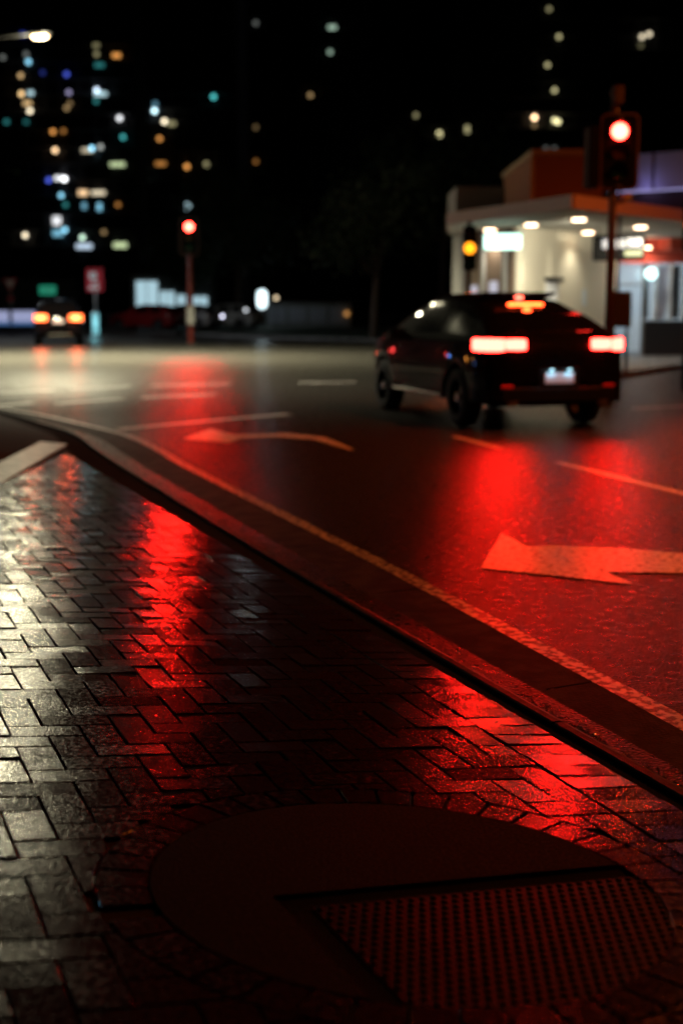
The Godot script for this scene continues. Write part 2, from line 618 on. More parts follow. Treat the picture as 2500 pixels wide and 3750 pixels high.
	for e in lay:
		var r: Rect2 = e[0]
		var poly := PackedVector2Array([r.position, Vector2(r.end.x, r.position.y), r.end, Vector2(r.position.x, r.end.y)])
		var mid := r.get_center()
		var header: bool = mid.x > -0.2335
		var polys := [poly]
		if not header:
			polys = Geometry2D.intersect_polygons(poly, band)
		var next := []
		for p in polys:
			next.append_array(Geometry2D.intersect_polygons(p, area))
		var res := []
		for p in next:
			res.append_array(Geometry2D.clip_polygons(p, keep_out))
		for p in res:
			var ar := 0.0
			for q in p.size():
				ar += p[q].cross(p[(q + 1) % p.size()])
			ar = absf(ar) / 2
			if ar < 0.0022:
				continue
			var c := ab_to_world(mid.x, mid.y)
			if p.size() == 4 and ar > r.get_area() * 0.985:
				var tilt := Basis(Vector3(1, 0, 0), rng.randfn(0, 0.015)) * Basis(Vector3(0, 0, 1), rng.randfn(0, 0.012))
				var turn := Basis() if e[1] else Basis(Vector3.UP, PI / 2)
				if rng.randf() < 0.5:
					turn = turn * Basis(Vector3.UP, PI)
				turn = turn * Basis(Vector3.UP, rng.randfn(0, 0.004))
				c = ab_to_world(mid.x, mid.y, rng.randfn(0, 0.0012))
				whole.append([c, Transform3D(B * tilt * turn, c)])
			else:
				cut.append([c, cut_paver(p)])
	# the ring of cut bricks round the collar
	var a0 := -PI
	while a0 < PI - 0.1:
		var a1 := a0 + 0.155 + rng.randf_range(-0.012, 0.012)
		var p := PackedVector2Array()
		for q in [[a0 + 0.006, COLLAR_R + 0.006], [a1 - 0.004, COLLAR_R + 0.006], [a1 - 0.004, ring_r - 0.004], [a0 + 0.006, ring_r - 0.004]]:
			p.append(collar + Vector2(cos(q[0]), sin(q[0])) * q[1])
		var inside := Geometry2D.intersect_polygons(p, area)
		if inside.size():
			var c := collar + Vector2(cos((a0 + a1) / 2), sin((a0 + a1) / 2)) * ring_r
			cut.append([ab_to_world(c.x, c.y), cut_paver(inside[0])])
		a0 = a1
	# the largest in view are single bricks, the rest one mass
	var all := []
	for e in whole:
		all.append([e[0], e[1], null])
	for e in cut:
		all.append([e[0], null, e[1]])
	var half_w := 0.262
	for e in all:
		var q: Vector3 = e[0] - Vector3(0, CAM_H, 0)
		var f := -q.z * 0.9894 - q.y * 0.1450
		var up := q.y * 0.9894 - q.z * 0.1450 * -1.0
		var seen := f > 0.5 and absf(q.x) < f * half_w and absf(q.y * 0.9894 + q.z * -0.1450) < f * 0.38
		e.append(q.length() + (0.0 if seen else 100.0))
	all.sort_custom(func(x, y): return x[3] < y[3])
	var rest := []
	for k in 4:
		rest.append(SurfaceTool.new())
	for k in all.size():
		var e: Array = all[k]
		var mi := rng.randi() % 4
		var mm: Material = M["brick%d" % mi]
		if k < 290:
			var o := obj("brick", e[2] if e[2] else mesh_a[rng.randi() % 5], mm, path)
			if e[1]:
				o.transform = e[1]
		else:
			rest[mi].append_from(e[2] if e[2] else mesh_a[rng.randi() % 5], 0, e[1] if e[1] else Transform3D())
	var field := ArrayMesh.new()
	for k in 4:
		rest[k].commit(field)
		field.surface_set_material(k, M["brick%d" % k])
	var fo := obj("brick_field", field, null, path)
	fo.set_meta("kind", "stuff")
	# pale strip at the end of the bricks
	var d0 := Vector2(-3.02, -15.6)
	var d1 := Vector2(-2.72, -11.1)
	var n2 := Vector2(-0.995, -0.1)
	var pieces := 6
	for k in pieces:
		var p0 := d0.lerp(d1, (k + 0.012) / pieces)
		var p1 := d0.lerp(d1, (k + 0.988) / pieces)
		var ps := []
		for q in [p0, p1, p1 + n2 * 0.30, p0 + n2 * 0.30]:
			var ab := world_to_ab(q)
			ps.append(ab_to_world(ab.x, ab.y, 0.004))
		var lo := ps.map(func(p): return p - Vector3(0, 0.06, 0))
		var ss := st_new()
		loft(ss, [lo, ps], false, true)
		obj("edge_slab", done(ss), M.pale_concrete, path)

	# the pit: round concrete collar, dark frame and studded lid
	var t := thing("pit_cover", "round concrete collar with a dark studded iron lid set in the brick footpath", "pit cover")
	var lid0 := world_to_ab(Vector2(-0.07, -3.17))
	var disc := PackedVector2Array()
	for k in 64:
		disc.append(collar + Vector2(cos(TAU * k / 64), sin(TAU * k / 64)) * COLLAR_R)
	var lid_box := PackedVector2Array([Vector2(lid0.x - 0.07, lid0.y - 0.075), Vector2(-0.02, lid0.y - 0.075), Vector2(-0.02, lid0.y + 1.2), Vector2(lid0.x - 0.07, lid0.y + 1.2)])
	lid_box = rotated(lid_box, lid0, -0.06)
	var k0 := 0
	for p in Geometry2D.clip_polygons(disc, lid_box):
		p = Geometry2D.intersect_polygons(p, PackedVector2Array([Vector2(-3, -9), Vector2(-0.004, -9), Vector2(-0.004, 9), Vector2(-3, 9)]))[0]
		obj("collar" if k0 == 0 else "collar_piece", flat_on_path(p, 0.0, -0.05), M.collar_concrete, t)
		k0 += 1
	obj("frame", flat_on_path(PackedVector2Array([lid_box[0] + Vector2(0.004, 0.004), lid_box[1] + Vector2(-0.004, 0.004), lid_box[2], lid_box[3]]), -0.011, -0.05), M.dirt, t)
	var lid := rotated(PackedVector2Array([lid0, Vector2(-0.05, lid0.y), Vector2(-0.05, lid0.y + 1.0), Vector2(lid0.x, lid0.y + 1.0)]), lid0, -0.06)
	obj("lid", flat_on_path(lid, -0.006, -0.04), M.lid_iron, t)
	# studs, far past what one could count
	var mm := MultiMesh.new()
	mm.transform_format = MultiMesh.TRANSFORM_3D
	mm.mesh = ball(0.0095, 8)
	var spots := []
	var y := 0.012
	while y < 0.98:
		var x := 0.015 + (0.015 if int(round((y - 0.012) / 0.03)) % 2 else 0.0)
		while x < absf(lid0.x) - 0.06:
			spots.append(rotated(PackedVector2Array([lid0 + Vector2(x, y)]), lid0, -0.06)[0])
			x += 0.030
		y += 0.030
	mm.instance_count = spots.size()
	for k in spots.size():
		mm.set_instance_transform(k, Transform3D(pave_basis() * Basis.from_scale(Vector3(1, 0.6, 1)), ab_to_world(spots[k].x, spots[k].y, -0.006)))
	var mi2 := MultiMeshInstance3D.new()
	mi2.name = "studs"
	mi2.multimesh = mm
	mi2.material_override = M.lid_iron
	mi2.set_meta("kind", "stuff")
	t.add_child(mi2)

func rotated(p: PackedVector2Array, c: Vector2, a: float) -> PackedVector2Array:
	var out := PackedVector2Array()
	for q in p:
		out.append(c + (q - c).rotated(a))
	return out

func flat_on_path(poly: PackedVector2Array, y1: float, y0: float) -> ArrayMesh:
	var st := st_new()
	var idx := Geometry2D.triangulate_polygon(poly)
	for i in range(0, idx.size(), 3):
		var a := poly[idx[i]]
		var b := poly[idx[i + 1]]
		var c := poly[idx[i + 2]]
		tri(st, ab_to_world(a.x, a.y, y1), ab_to_world(b.x, b.y, y1), ab_to_world(c.x, c.y, y1))
	for i in poly.size():
		var a := poly[i]
		var b := poly[(i + 1) % poly.size()]
		quad(st, ab_to_world(a.x, a.y, y0), ab_to_world(b.x, b.y, y0), ab_to_world(b.x, b.y, y1), ab_to_world(a.x, a.y, y1))
	return done(st)

# an outline with the uneven edge of brushed paint
func ragged(p: PackedVector2Array) -> PackedVector2Array:
	var out := PackedVector2Array()
	for i in p.size():
		var a := p[i]
		var b := p[(i + 1) % p.size()]
		var n := maxi(1, int(a.distance_to(b) / 0.07))
		for k in n:
			var q := a.lerp(b, float(k) / n)
			out.append(q + Vector2(rng.randfn(0, 0.0035), rng.randfn(0, 0.0035)))
	return out

# ---------------------------------------------------------------- road
var paint_marks := []

func build_road() -> void:
	struct("ground", sheet(PackedVector2Array([Vector2(-500, 120), Vector2(-500, -800), Vector2(500, -800), Vector2(500, 120)]), -0.05), M.far_ground)
	var road := struct("road", sheet(PackedVector2Array([Vector2(-120, 40), Vector2(-120, -150), Vector2(120, -150), Vector2(120, 40)]), 0.0), M.asphalt)
	var k := 1.0395
	# near turn arrow: head with two barbs and a shaft that bends back towards the viewer
	var arrow := PackedVector2Array([Vector2(0.84, -8.42), Vector2(1.11, -9.73), Vector2(1.22, -9.18), Vector2(1.40, -9.22), Vector2(1.80, -9.13), Vector2(2.20, -8.92), Vector2(2.70, -8.45), Vector2(3.10, -7.6), Vector2(3.35, -6.6), Vector2(3.10, -6.55), Vector2(2.86, -7.35), Vector2(2.5, -7.95), Vector2(2.05, -8.26), Vector2(1.57, -8.29), Vector2(1.66, -7.92)])
	paint_marks.append(["turn_arrow", arrow])
	var far := PackedVector2Array([Vector2(-1.88, -16.70), Vector2(-1.66, -18.05), Vector2(-1.30, -17.20), Vector2(-0.66, -17.45), Vector2(-0.2, -16.9), Vector2(0.16, -15.4), Vector2(0.10, -15.4), Vector2(-0.32, -16.6), Vector2(-0.75, -16.95), Vector2(-1.2, -16.75), Vector2(-1.28, -16.20)])
	paint_marks.append(["turn_arrow", far])
	for l in [[Vector2(-6.1, -25.44), Vector2(-5.29, -26.25), 0.16], [Vector2(-5.06, -26.66), Vector2(-4.07, -27.56), 0.16], [Vector2(-3.7, -27.75), Vector2(-2.2, -28.3), 0.15], [Vector2(-0.85, -28.71), Vector2(0.28, -29.01), 0.16], [Vector2(-4.54, -22.64), Vector2(-3.68, -23.95), 0.16], [Vector2(-5.4, -22.0), Vector2(-4.96, -22.95), 0.16], [Vector2(-3.4, -24.2), Vector2(-2.2, -25.0), 0.15],
			[Vector2(-2.83, -18.0), Vector2(-1.52, -19.66), 0.20], [Vector2(-1.52, -19.66), Vector2(-0.75, -20.5), 0.2], [Vector2(2.17, -14.19), Vector2(2.90, -11.7), 0.11], [Vector2(3.4, -9.9), Vector2(4.2, -7.2), 0.11], [Vector2(1.35, -17.0), Vector2(1.75, -15.6), 0.10], [Vector2(4.4, -21.6), Vector2(6.2, -22.6), 0.14]]:
		var n: Vector2 = (l[1] - l[0]).orthogonal().normalized() * l[2]
		paint_marks.append(["lane_line", PackedVector2Array([l[0] - n * 0.5, l[1] - n * 0.5, l[1] + n * 0.5, l[0] + n * 0.5])])
	var h := 0.006
	for m in paint_marks:
		obj(m[0], sheet(ragged(m[1]), h), M.worn_paint if m[0] == "edge_line" else M.road_paint, road)

	# far side of the junction: kerb, verge, path
	var fk := [Vector2(-70, -92), Vector2(-30, -86), Vector2(-14, -83), Vector2(-9, -77), Vector2(-5.5, -69.5), Vector2(-3.2, -66), Vector2(0.6, -62), Vector2(3.5, -58), Vector2(4.6, -50), Vector2(4.4, -44)]
	var poly := PackedVector2Array(fk)
	poly.append_array(PackedVector2Array([Vector2(40, -44), Vector2(40, -150), Vector2(-70, -150)]))
	var verge := struct("verge", slab(poly, -0.04, 0.10), M.grass)
	for i in fk.size() - 1:
		var u: Vector2 = (fk[i + 1] - fk[i]).normalized()
		var n := u.orthogonal()
		obj("kerb_stone", slab(PackedVector2Array([fk[i] + u * 0.02 - n * 0.3, fk[i + 1] - u * 0.02 - n * 0.3, fk[i + 1] - u * 0.02 + n * 0.02, fk[i] + u * 0.02 + n * 0.02]), -0.03, 0.125), M.far_paving, verge)
	# footpath round the corner shop
	var sp := PackedVector2Array([Vector2(4.2, -43.7), Vector2(2.6, -38.0), Vector2(2.7, -34.6), Vector2(3.6, -31.3), Vector2(5.2, -30.0), Vector2(6.4, -31.2), Vector2(8.6, -35.4), Vector2(13, -37.5), Vector2(40, -38.5), Vector2(40, -43.7)])
	var shop_path := struct("shop_pavement", slab(sp, -0.04, 0.13), M.far_paving)
	for i in 8:
		var u := (sp[i + 1] - sp[i]).normalized()
		var n := u.orthogonal()
		obj("kerb_stone", slab(PackedVector2Array([sp[i] + u * 0.02, sp[i + 1] - u * 0.02, sp[i + 1] - u * 0.02 + n * 0.25, sp[i] + u * 0.02 + n * 0.25]), -0.03, 0.12), M.far_paving, shop_path)

# ---------------------------------------------------------------- lamps
func omni(parent: Node, at: Vector3, c: Color, e: float, size := 0.1, called := "lamp_light") -> OmniLight3D:
	var l := OmniLight3D.new()
	l.name = called
	l.light_color = c.linear_to_srgb()
	l.light_energy = e
	l.light_size = size
	l.omni_range = 120.0
	l.omni_attenuation = 2.0
	l.shadow_enabled = true
	l.position = at
	parent.add_child(l, true)
	return l

func spot(parent: Node, at: Vector3, towards: Vector3, c: Color, e: float, angle: float, size := 0.1, soft := 0.8, called := "lamp_light") -> SpotLight3D:
	var l := SpotLight3D.new()
	l.name = called
	l.light_color = c.linear_to_srgb()
	l.light_energy = e
	l.light_size = size
	l.spot_range = 150.0
	l.spot_attenuation = 2.0
	l.spot_angle = angle
	l.spot_angle_attenuation = soft
	l.shadow_enabled = true
	parent.add_child(l, true)
	l.position = at
	l.basis = Basis.looking_at(towards, Vector3.UP if absf(towards.normalized().y) < 0.95 else Vector3.RIGHT)
	return l

# street lamp whose arm reaches from the pole over the road; at is the lamp head
func street_lamp(label: String, head: Vector3, pole: Vector2, c: Color, power: float, glow_name: String, glow_e: float, tip := 82.0, spill := 0.0) -> void:
	var t := thing("street_lamp", label, "street lamp", Vector3(pole.x, 0, pole.y))
	var rel := head - Vector3(pole.x, 0, pole.y)
	obj("pole", tube([Vector3.ZERO, Vector3(0, head.y * 0.5, 0), Vector3(0, head.y - 0.3, 0)], [0.11, 0.085, 0.06], 12), M.galvanised, t)
	obj("base_plate", bev(Vector3(0.36, 0.04, 0.36), 0.01), M.galvanised, t, Vector3(0, 0.02, 0))
	var fl := Vector3(rel.x, 0, rel.z)
	var u := fl.normalized()
	obj("arm", tube([Vector3(0, head.y - 0.35, 0), u * 0.3 + Vector3(0, head.y - 0.1, 0), fl * 0.6 + Vector3(0, head.y + 0.06, 0), fl - u * 0.28 + Vector3(0, head.y + 0.08, 0)], [0.05, 0.045, 0.04, 0.035], 10), M.dark_metal, t)
	var yaw := atan2(-u.z, u.x)
	obj("lamp_head", bev(Vector3(0.66, 0.13, 0.30), 0.04), M.dark_metal, t, fl + Vector3(0, head.y + 0.10, 0), Vector3(0, yaw, 0))
	obj("lamp_lens", bev(Vector3(0.46, 0.12, 0.24), 0.05), glow(glow_name, Color(1.0, c.g * 0.72, c.b * 0.55), glow_e), t, fl + Vector3(0, head.y, 0), Vector3(0, yaw, 0))
	spot(t, fl + Vector3(0, head.y - 0.26, 0), Vector3(0.001, -1, 0.001), c, power, tip, 0.18, 1.0)
	if spill > 0.0:
		omni(t, fl + Vector3(0, head.y - 0.30, 0), c, spill, 0.2, "lamp_spill")

# ---------------------------------------------------------------- traffic signals
func signal_head(t: Node, at: Vector3, yaw: float, lit: int, c: Color, e: float, glow_name: String, rim: Material, board := true, k := 1.0) -> Node3D:
	var h := Node3D.new()
	h.name = "signal_head"
	t.add_child(h, true)
	h.position = at
	h.rotation.y = yaw
	if board:
		obj("target_board", prism(rounded(0.58 * k, 1.16 * k, 0.11 * k), -0.012, 0.0), M.signal_black, h)
		var st := SurfaceTool.new()
		var outer := rounded(0.60 * k, 1.18 * k, 0.12 * k)
		var inner := rounded(0.535 * k, 1.115 * k, 0.09 * k)
		var s2 := st_new()
		for i in outer.size():
			var j := (i + 1) % outer.size()
			quad(s2, Vector3(inner[j].x, inner[j].y, 0.008), Vector3(inner[i].x, inner[i].y, 0.008), Vector3(outer[i].x, outer[i].y, 0.004), Vector3(outer[j].x, outer[j].y, 0.004))
			quad(s2, Vector3(outer[j].x, outer[j].y, 0.004), Vector3(outer[i].x, outer[i].y, 0.004), Vector3(outer[i].x, outer[i].y, -0.02), Vector3(outer[j].x, outer[j].y, -0.02))
		obj("board_rim", done(s2), rim, h)
	obj("housing", bev(Vector3(0.30, 0.98, 0.18) * k, 0.03), M.signal_black, h, Vector3(0, 0, -0.11 * k))
	for i in 3:
		var y := (0.31 - 0.31 * i) * k
		var m: Material = [M.dark_metal, M.amber_off, M.green_off][i]
		if i == lit:
			m = glow(glow_name, c, e)
		var lens := obj("signal_lens", ball(0.125 * k, 20), m, h, Vector3(0, y, 0.012))
		lens.scale = Vector3(1, 1, 0.28)
		# visor: an open hood over the lens
		var st := st_new(true)
		var r0 := []
		var r1 := []
		var r2 := []
		for q in 15:
			var a := lerpf(-0.22 * PI, 1.22 * PI, q / 14.0)
			var d := Vector3(cos(a), sin(a), 0) * 0.145 * k
			var reach := 0.06 + 0.17 * clampf(sin(a) + 0.35, 0.0, 1.0)
			r0.append(Vector3(0, y, 0.004) + d)
			r1.append(Vector3(0, y - 0.01, 0.004 + reach * k) + d)
			r2.append(Vector3(0, y, 0.004) + d * 0.97)
		loft(st, [r0, r1, r2], false, false, false)
		obj("visor", done(st), M.signal_black, h)
		if i == lit:
			spot(h, Vector3(0, y, 0.05), Vector3(0, -0.05, 1), Color(c.r, c.g * 0.35, c.b * 0.3), 1.0, 32.0, 0.09 * k, 1.0, "signal_light")
	return h

func find_light(n: Node) -> Light3D:
	for c in n.get_children():
		if c is Light3D:
			return c
	return null

func traffic_signals() -> void:
	var red := Color(1.0, 0.022, 0.014)
	# near right-hand signal, its post rising behind the black car
	var t := thing("traffic_signal", "tall signal with red light lit on slim pole behind the black car", "traffic signal", Vector3(4.16, 0.0, -22.3))
	obj("pole", tube([Vector3.ZERO, Vector3(0, 2.2, 0), Vector3(0, 4.75, 0)], [0.075, 0.062, 0.058], 12), M.brown_pole, t)
	obj("base_plate", bev(Vector3(0.3, 0.03, 0.3), 0.008), M.dark_metal, t, Vector3(0, 0.015, 0))
	obj("pole_cap", ball(0.075, 12), M.brown_pole, t, Vector3(0, 4.76, 0))
	var h := signal_head(t, Vector3(0.06, 3.87, 0.14), -0.16, 0, red, 70.0, "signal_red_near", M.signal_rim, true, 0.97)
	find_light(h).light_energy = 4.5
	signal_head(t, Vector3(-0.22, 3.80, -0.10), 1.75, -1, red, 1.0, "", M.signal_rim, false, 0.95)
	obj("bracket", bev(Vector3(0.10, 0.06, 0.3), 0.01), M.dark_metal, t, Vector3(0.05, 3.35, 0.06))
	obj("bracket", bev(Vector3(0.10, 0.06, 0.3), 0.01), M.dark_metal, t, Vector3(0.05, 4.38, 0.06))
	obj("sensor", bev(Vector3(0.14, 0.12, 0.2), 0.02), M.galvanised, t, Vector3(0.20, 3.20, 0.10))
	obj("sensor_arm", tube([Vector3(0.02, 3.12, 0.0), Vector3(0.2, 3.14, 0.08)], [0.025, 0.025], 8), M.galvanised, t)
	obj("top_sensor", bev(Vector3(0.16, 0.30, 0.16), 0.03), M.brown_pole, t, Vector3(0.04, 4.72, 0.02))
	# far left-hand signal across the junction
	t = thing("traffic_signal", "lone red signal on a post across the junction, left of the parked cars", "traffic signal", Vector3(-5.88, 0.0, -56.0))
	obj("pole", tube([Vector3.ZERO, Vector3(0, 2.2, 0), Vector3(0, 4.9, 0)], [0.12, 0.10, 0.09], 12), M.maroon_pole, t)
	obj("base_plate", bev(Vector3(0.4, 0.04, 0.4), 0.008), M.dark_metal, t, Vector3(0, 0.02, 0))
	h = signal_head(t, Vector3(0, 4.15, 0.16), 0.10, 0, red, 75.0, "signal_red_far", M.signal_rim, true, 1.22)
	find_light(h).light_energy = 30.0
	find_light(h).spot_angle = 22.0
	obj("push_button_box", bev(Vector3(0.30, 0.75, 0.24), 0.03), M.galvanised, t, Vector3(0.02, 1.15, 0.14))
	obj("bracket", bev(Vector3(0.1, 0.06, 0.34), 0.01), M.dark_metal, t, Vector3(0, 3.6, 0.05))
	obj("bracket", bev(Vector3(0.1, 0.06, 0.34), 0.01), M.dark_metal, t, Vector3(0, 4.7, 0.05))
	# amber signal under the tip of the awning
	t = thing("traffic_signal", "small signal with amber light lit before the left side of the shop", "traffic signal", Vector3(2.74, 0.13, -31.0))
	obj("pole", tube([Vector3.ZERO, Vector3(0, 3.2, 0)], [0.055, 0.05], 10), M.dark_metal, t)
	h = signal_head(t, Vector3(0, 2.63, 0.12), -0.05, 1, Color(1.0, 0.30, 0.01), 3.2, "signal_amber", M.signal_black, false, 0.95)
	find_light(h).light_energy = 3.0
	# signal cut by the right edge of the picture
	t = thing("traffic_signal", "signal head with orange light cut off at the right edge, under the awning", "traffic signal", Vector3(6.30, 0.0, -26.2))
	obj("pole", tube([Vector3.ZERO, Vector3(0, 3.7, 0)], [0.055, 0.05], 10), M.dark_metal, t)
	h = signal_head(t, Vector3(0, 3.0, 0.12), -0.2, 1, Color(1.0, 0.16, 0.01), 2.5, "signal_orange", M.signal_black, false, 0.95)
	find_light(h).light_energy = 3.0

# ---------------------------------------------------------------- cars
func pick(tab: Array, z: float) -> float:
	# table of [z, value] with z falling
	if z >= tab[0][0]:
		return tab[0][1]
	for i in tab.size() - 1:
		if z >= tab[i + 1][0]:
			var t: float = (z - tab[i][0]) / (tab[i + 1][0] - tab[i][0])
			return lerpf(tab[i][1], tab[i + 1][1], t * t * (3 - 2 * t) * 0.5 + t * 0.5)
	return tab[-1][1]

func section(s: Dictionary, z: float) -> Array:
	var top := pick(s.top, z)
	var w := pick(s.half, z)
	var belt := minf(s.belt, top - 0.035)
	var k := clampf((top - belt - 0.03) / 0.5, 0.0, 1.0)
	var wt := lerpf(w * 0.90, s.roof, k)
	var yb: float = s.sill
	for zw in [0.0, -s.base]:
		var d := absf(z - zw)
		if d < s.arch:
			yb = maxf(yb, s.wheel + sqrt(s.arch * s.arch - d * d) - 0.02)
	yb = minf(yb, belt - 0.16)
	if z > 0.9 * s.rear:
		yb += 0.05
	return [Vector3(w - 0.16, yb, z), Vector3(w - 0.02, yb, z), Vector3(w, minf(yb + 0.10, belt - 0.12), z), Vector3(w + 0.002, maxf(minf(0.72, belt - 0.08), yb + 0.11), z), Vector3(w - 0.018, maxf(belt - 0.10, yb + 0.13), z), Vector3(w * 0.955, belt, z),
		Vector3(lerpf(w * 0.93, wt, 0.55), lerpf(belt, top, 0.52), z), Vector3(wt, top - 0.09 * k - 0.012, z), Vector3(wt * 0.80, top - 0.025 * k, z), Vector3(wt * 0.4, top - 0.006, z), Vector3(0, top, z)]

# the section rounded off: four points for each span
func dense(s: Dictionary, z: float) -> Array:
	var c := section(s, z)
	var out := []
	for i in c.size() - 1:
		for k in 4:
			var a: Vector3 = c[maxi(i - 1, 0)]
			var b: Vector3 = c[i + 2] if i + 2 < c.size() else Vector3(-c[i].x, c[i].y, c[i].z)
			out.append(c[i].cubic_interpolate(c[i + 1], a, b, k / 4.0))
	out.append(c[-1])
	return out

func make_car(t: Node3D, s: Dictionary, paint: Material) -> void:
	var st := st_new(true)
	var rings := []
	var z: float = s.rear
	while z > -s.front:
		var sec := dense(s, z)
		var ring := []
		for p in sec:
			ring.append(p)
		for i in range(sec.size() - 2, -1, -1):
			ring.append(Vector3(-sec[i].x, sec[i].y, sec[i].z))
		rings.append(ring)
		z -= 0.06
	loft(st, rings, true, true)
	obj("body", done(st), paint, t)
	# glass: side windows, rear window, windscreen, each lying just off the body
	for side in [-1, 1]:
		for span in s.side_glass:
			var g := st_new(true)
			var rows := []
			z = span[0]
			while z >= span[1] - 0.001:
				var sec := dense(s, z)
				var row := []
				for f in [21, 22, 23, 24, 25, 26, 27]:
					var p: Vector3 = sec[f]
					row.append(Vector3(side * (p.x + 0.006), p.y + 0.004, p.z))
				rows.append(row)
				z -= 0.08
			loft(g, rows, false, false, false)
			obj("side_window", done(g), M.car_glass, t)
	for span in [["rear_window", s.rear_glass], ["windscreen", s.front_glass]]:
		var g := st_new(true)
		var rows := []
		for i in 13:
			z = lerpf(span[1][0], span[1][1], i / 12.0)
			var sec := dense(s, z)
			var row := []
			for f in [-8, -6, -4, -2, 0, 2, 4, 6, 8]:
				var p: Vector3 = sec[40 - absi(f)]
				row.append(Vector3(signf(f) * p.x, p.y + 0.008, p.z))
			rows.append(row)
		loft(g, rows, false, false, false)
		obj(span[0], done(g), M.car_glass, t)
	# underbody between the wheels
	obj("underbody", bev(Vector3(1.36, 0.22, s.rear + s.front - 0.5), 0.05), M.trim, t, Vector3(0, s.sill + 0.06, (s.rear - s.front) / 2))
	for zw in [0.0, -s.base]:
		for side in [-1, 1]:
			var w := Node3D.new()
			w.name = "wheel"
			t.add_child(w, true)
			w.position = Vector3(side * (s.track / 2 - 0.13), s.wheel, zw)
			w.rotation.y = 0.0 if side > 0 else PI
			var ty := st_new(true)
			var prof := [[-0.12, 0.62], [-0.13, 0.85], [-0.10, 0.985], [0.0, 1.0], [0.10, 0.985], [0.13, 0.85], [0.12, 0.62]]
			var rr := []
			for p in prof:
				var ring := []
				for q in 28:
					var a := TAU * q / 28
					ring.append(Vector3(p[0], cos(a) * p[1] * s.wheel, sin(a) * p[1] * s.wheel))
				rr.append(ring)
			loft(ty, rr, false, false)
			obj("tyre", done(ty), M.tyre, w)
			var rm := SurfaceTool.new()
			rm.append_from(cyl(s.wheel * 0.62, s.wheel * 0.62, 0.03, 28), 0, Transform3D(Basis(Vector3(0, 0, 1), PI / 2), Vector3(0.02, 0, 0)))
			for q in 5:
				rm.append_from(bev(Vector3(0.03, s.wheel * 0.6, 0.07), 0.008), 0, Transform3D(Basis(Vector3.RIGHT, TAU * q / 5), Vector3.ZERO) * Transform3D(Basis(), Vector3(0.10, s.wheel * 0.31, 0)))
			rm.append_from(cyl(0.06, 0.06, 0.08, 12), 0, Transform3D(Basis(Vector3(0, 0, 1), PI / 2), Vector3(0.07, 0, 0)))
			obj("rim", rm.commit(), M.rim, w)

# a lens strip bent along points (x, z), of a given height
func lens_strip(pts: Array, y: float, h: float, thick := 0.025) -> ArrayMesh:
	var st := st_new()
	var rings := []
	for i in pts.size():
		var p: Vector2 = pts[i]
		var dir: Vector2 = (pts[mini(i + 1, pts.size() - 1)] - pts[maxi(i - 1, 0)]).normalized()
		var n := Vector2(-dir.y, dir.x) * thick
		if n.dot(p) < 0:
			n = -n
		var e := 0.92 if i == 0 or i == pts.size() - 1 else 1.0
		var q := p - n * 1.2
		rings.append([Vector3(q.x, y - h / 2 * e, q.y), Vector3(p.x + n.x * 0.6, y - h / 2 * e, p.y + n.y * 0.6), Vector3(p.x + n.x, y - h * 0.32 * e, p.y + n.y), Vector3(p.x + n.x, y + h * 0.32 * e, p.y + n.y), Vector3(p.x + n.x * 0.6, y + h / 2 * e, p.y + n.y * 0.6), Vector3(q.x, y + h / 2 * e, q.y)])
	loft(st, rings, true, true)
	return done(st)

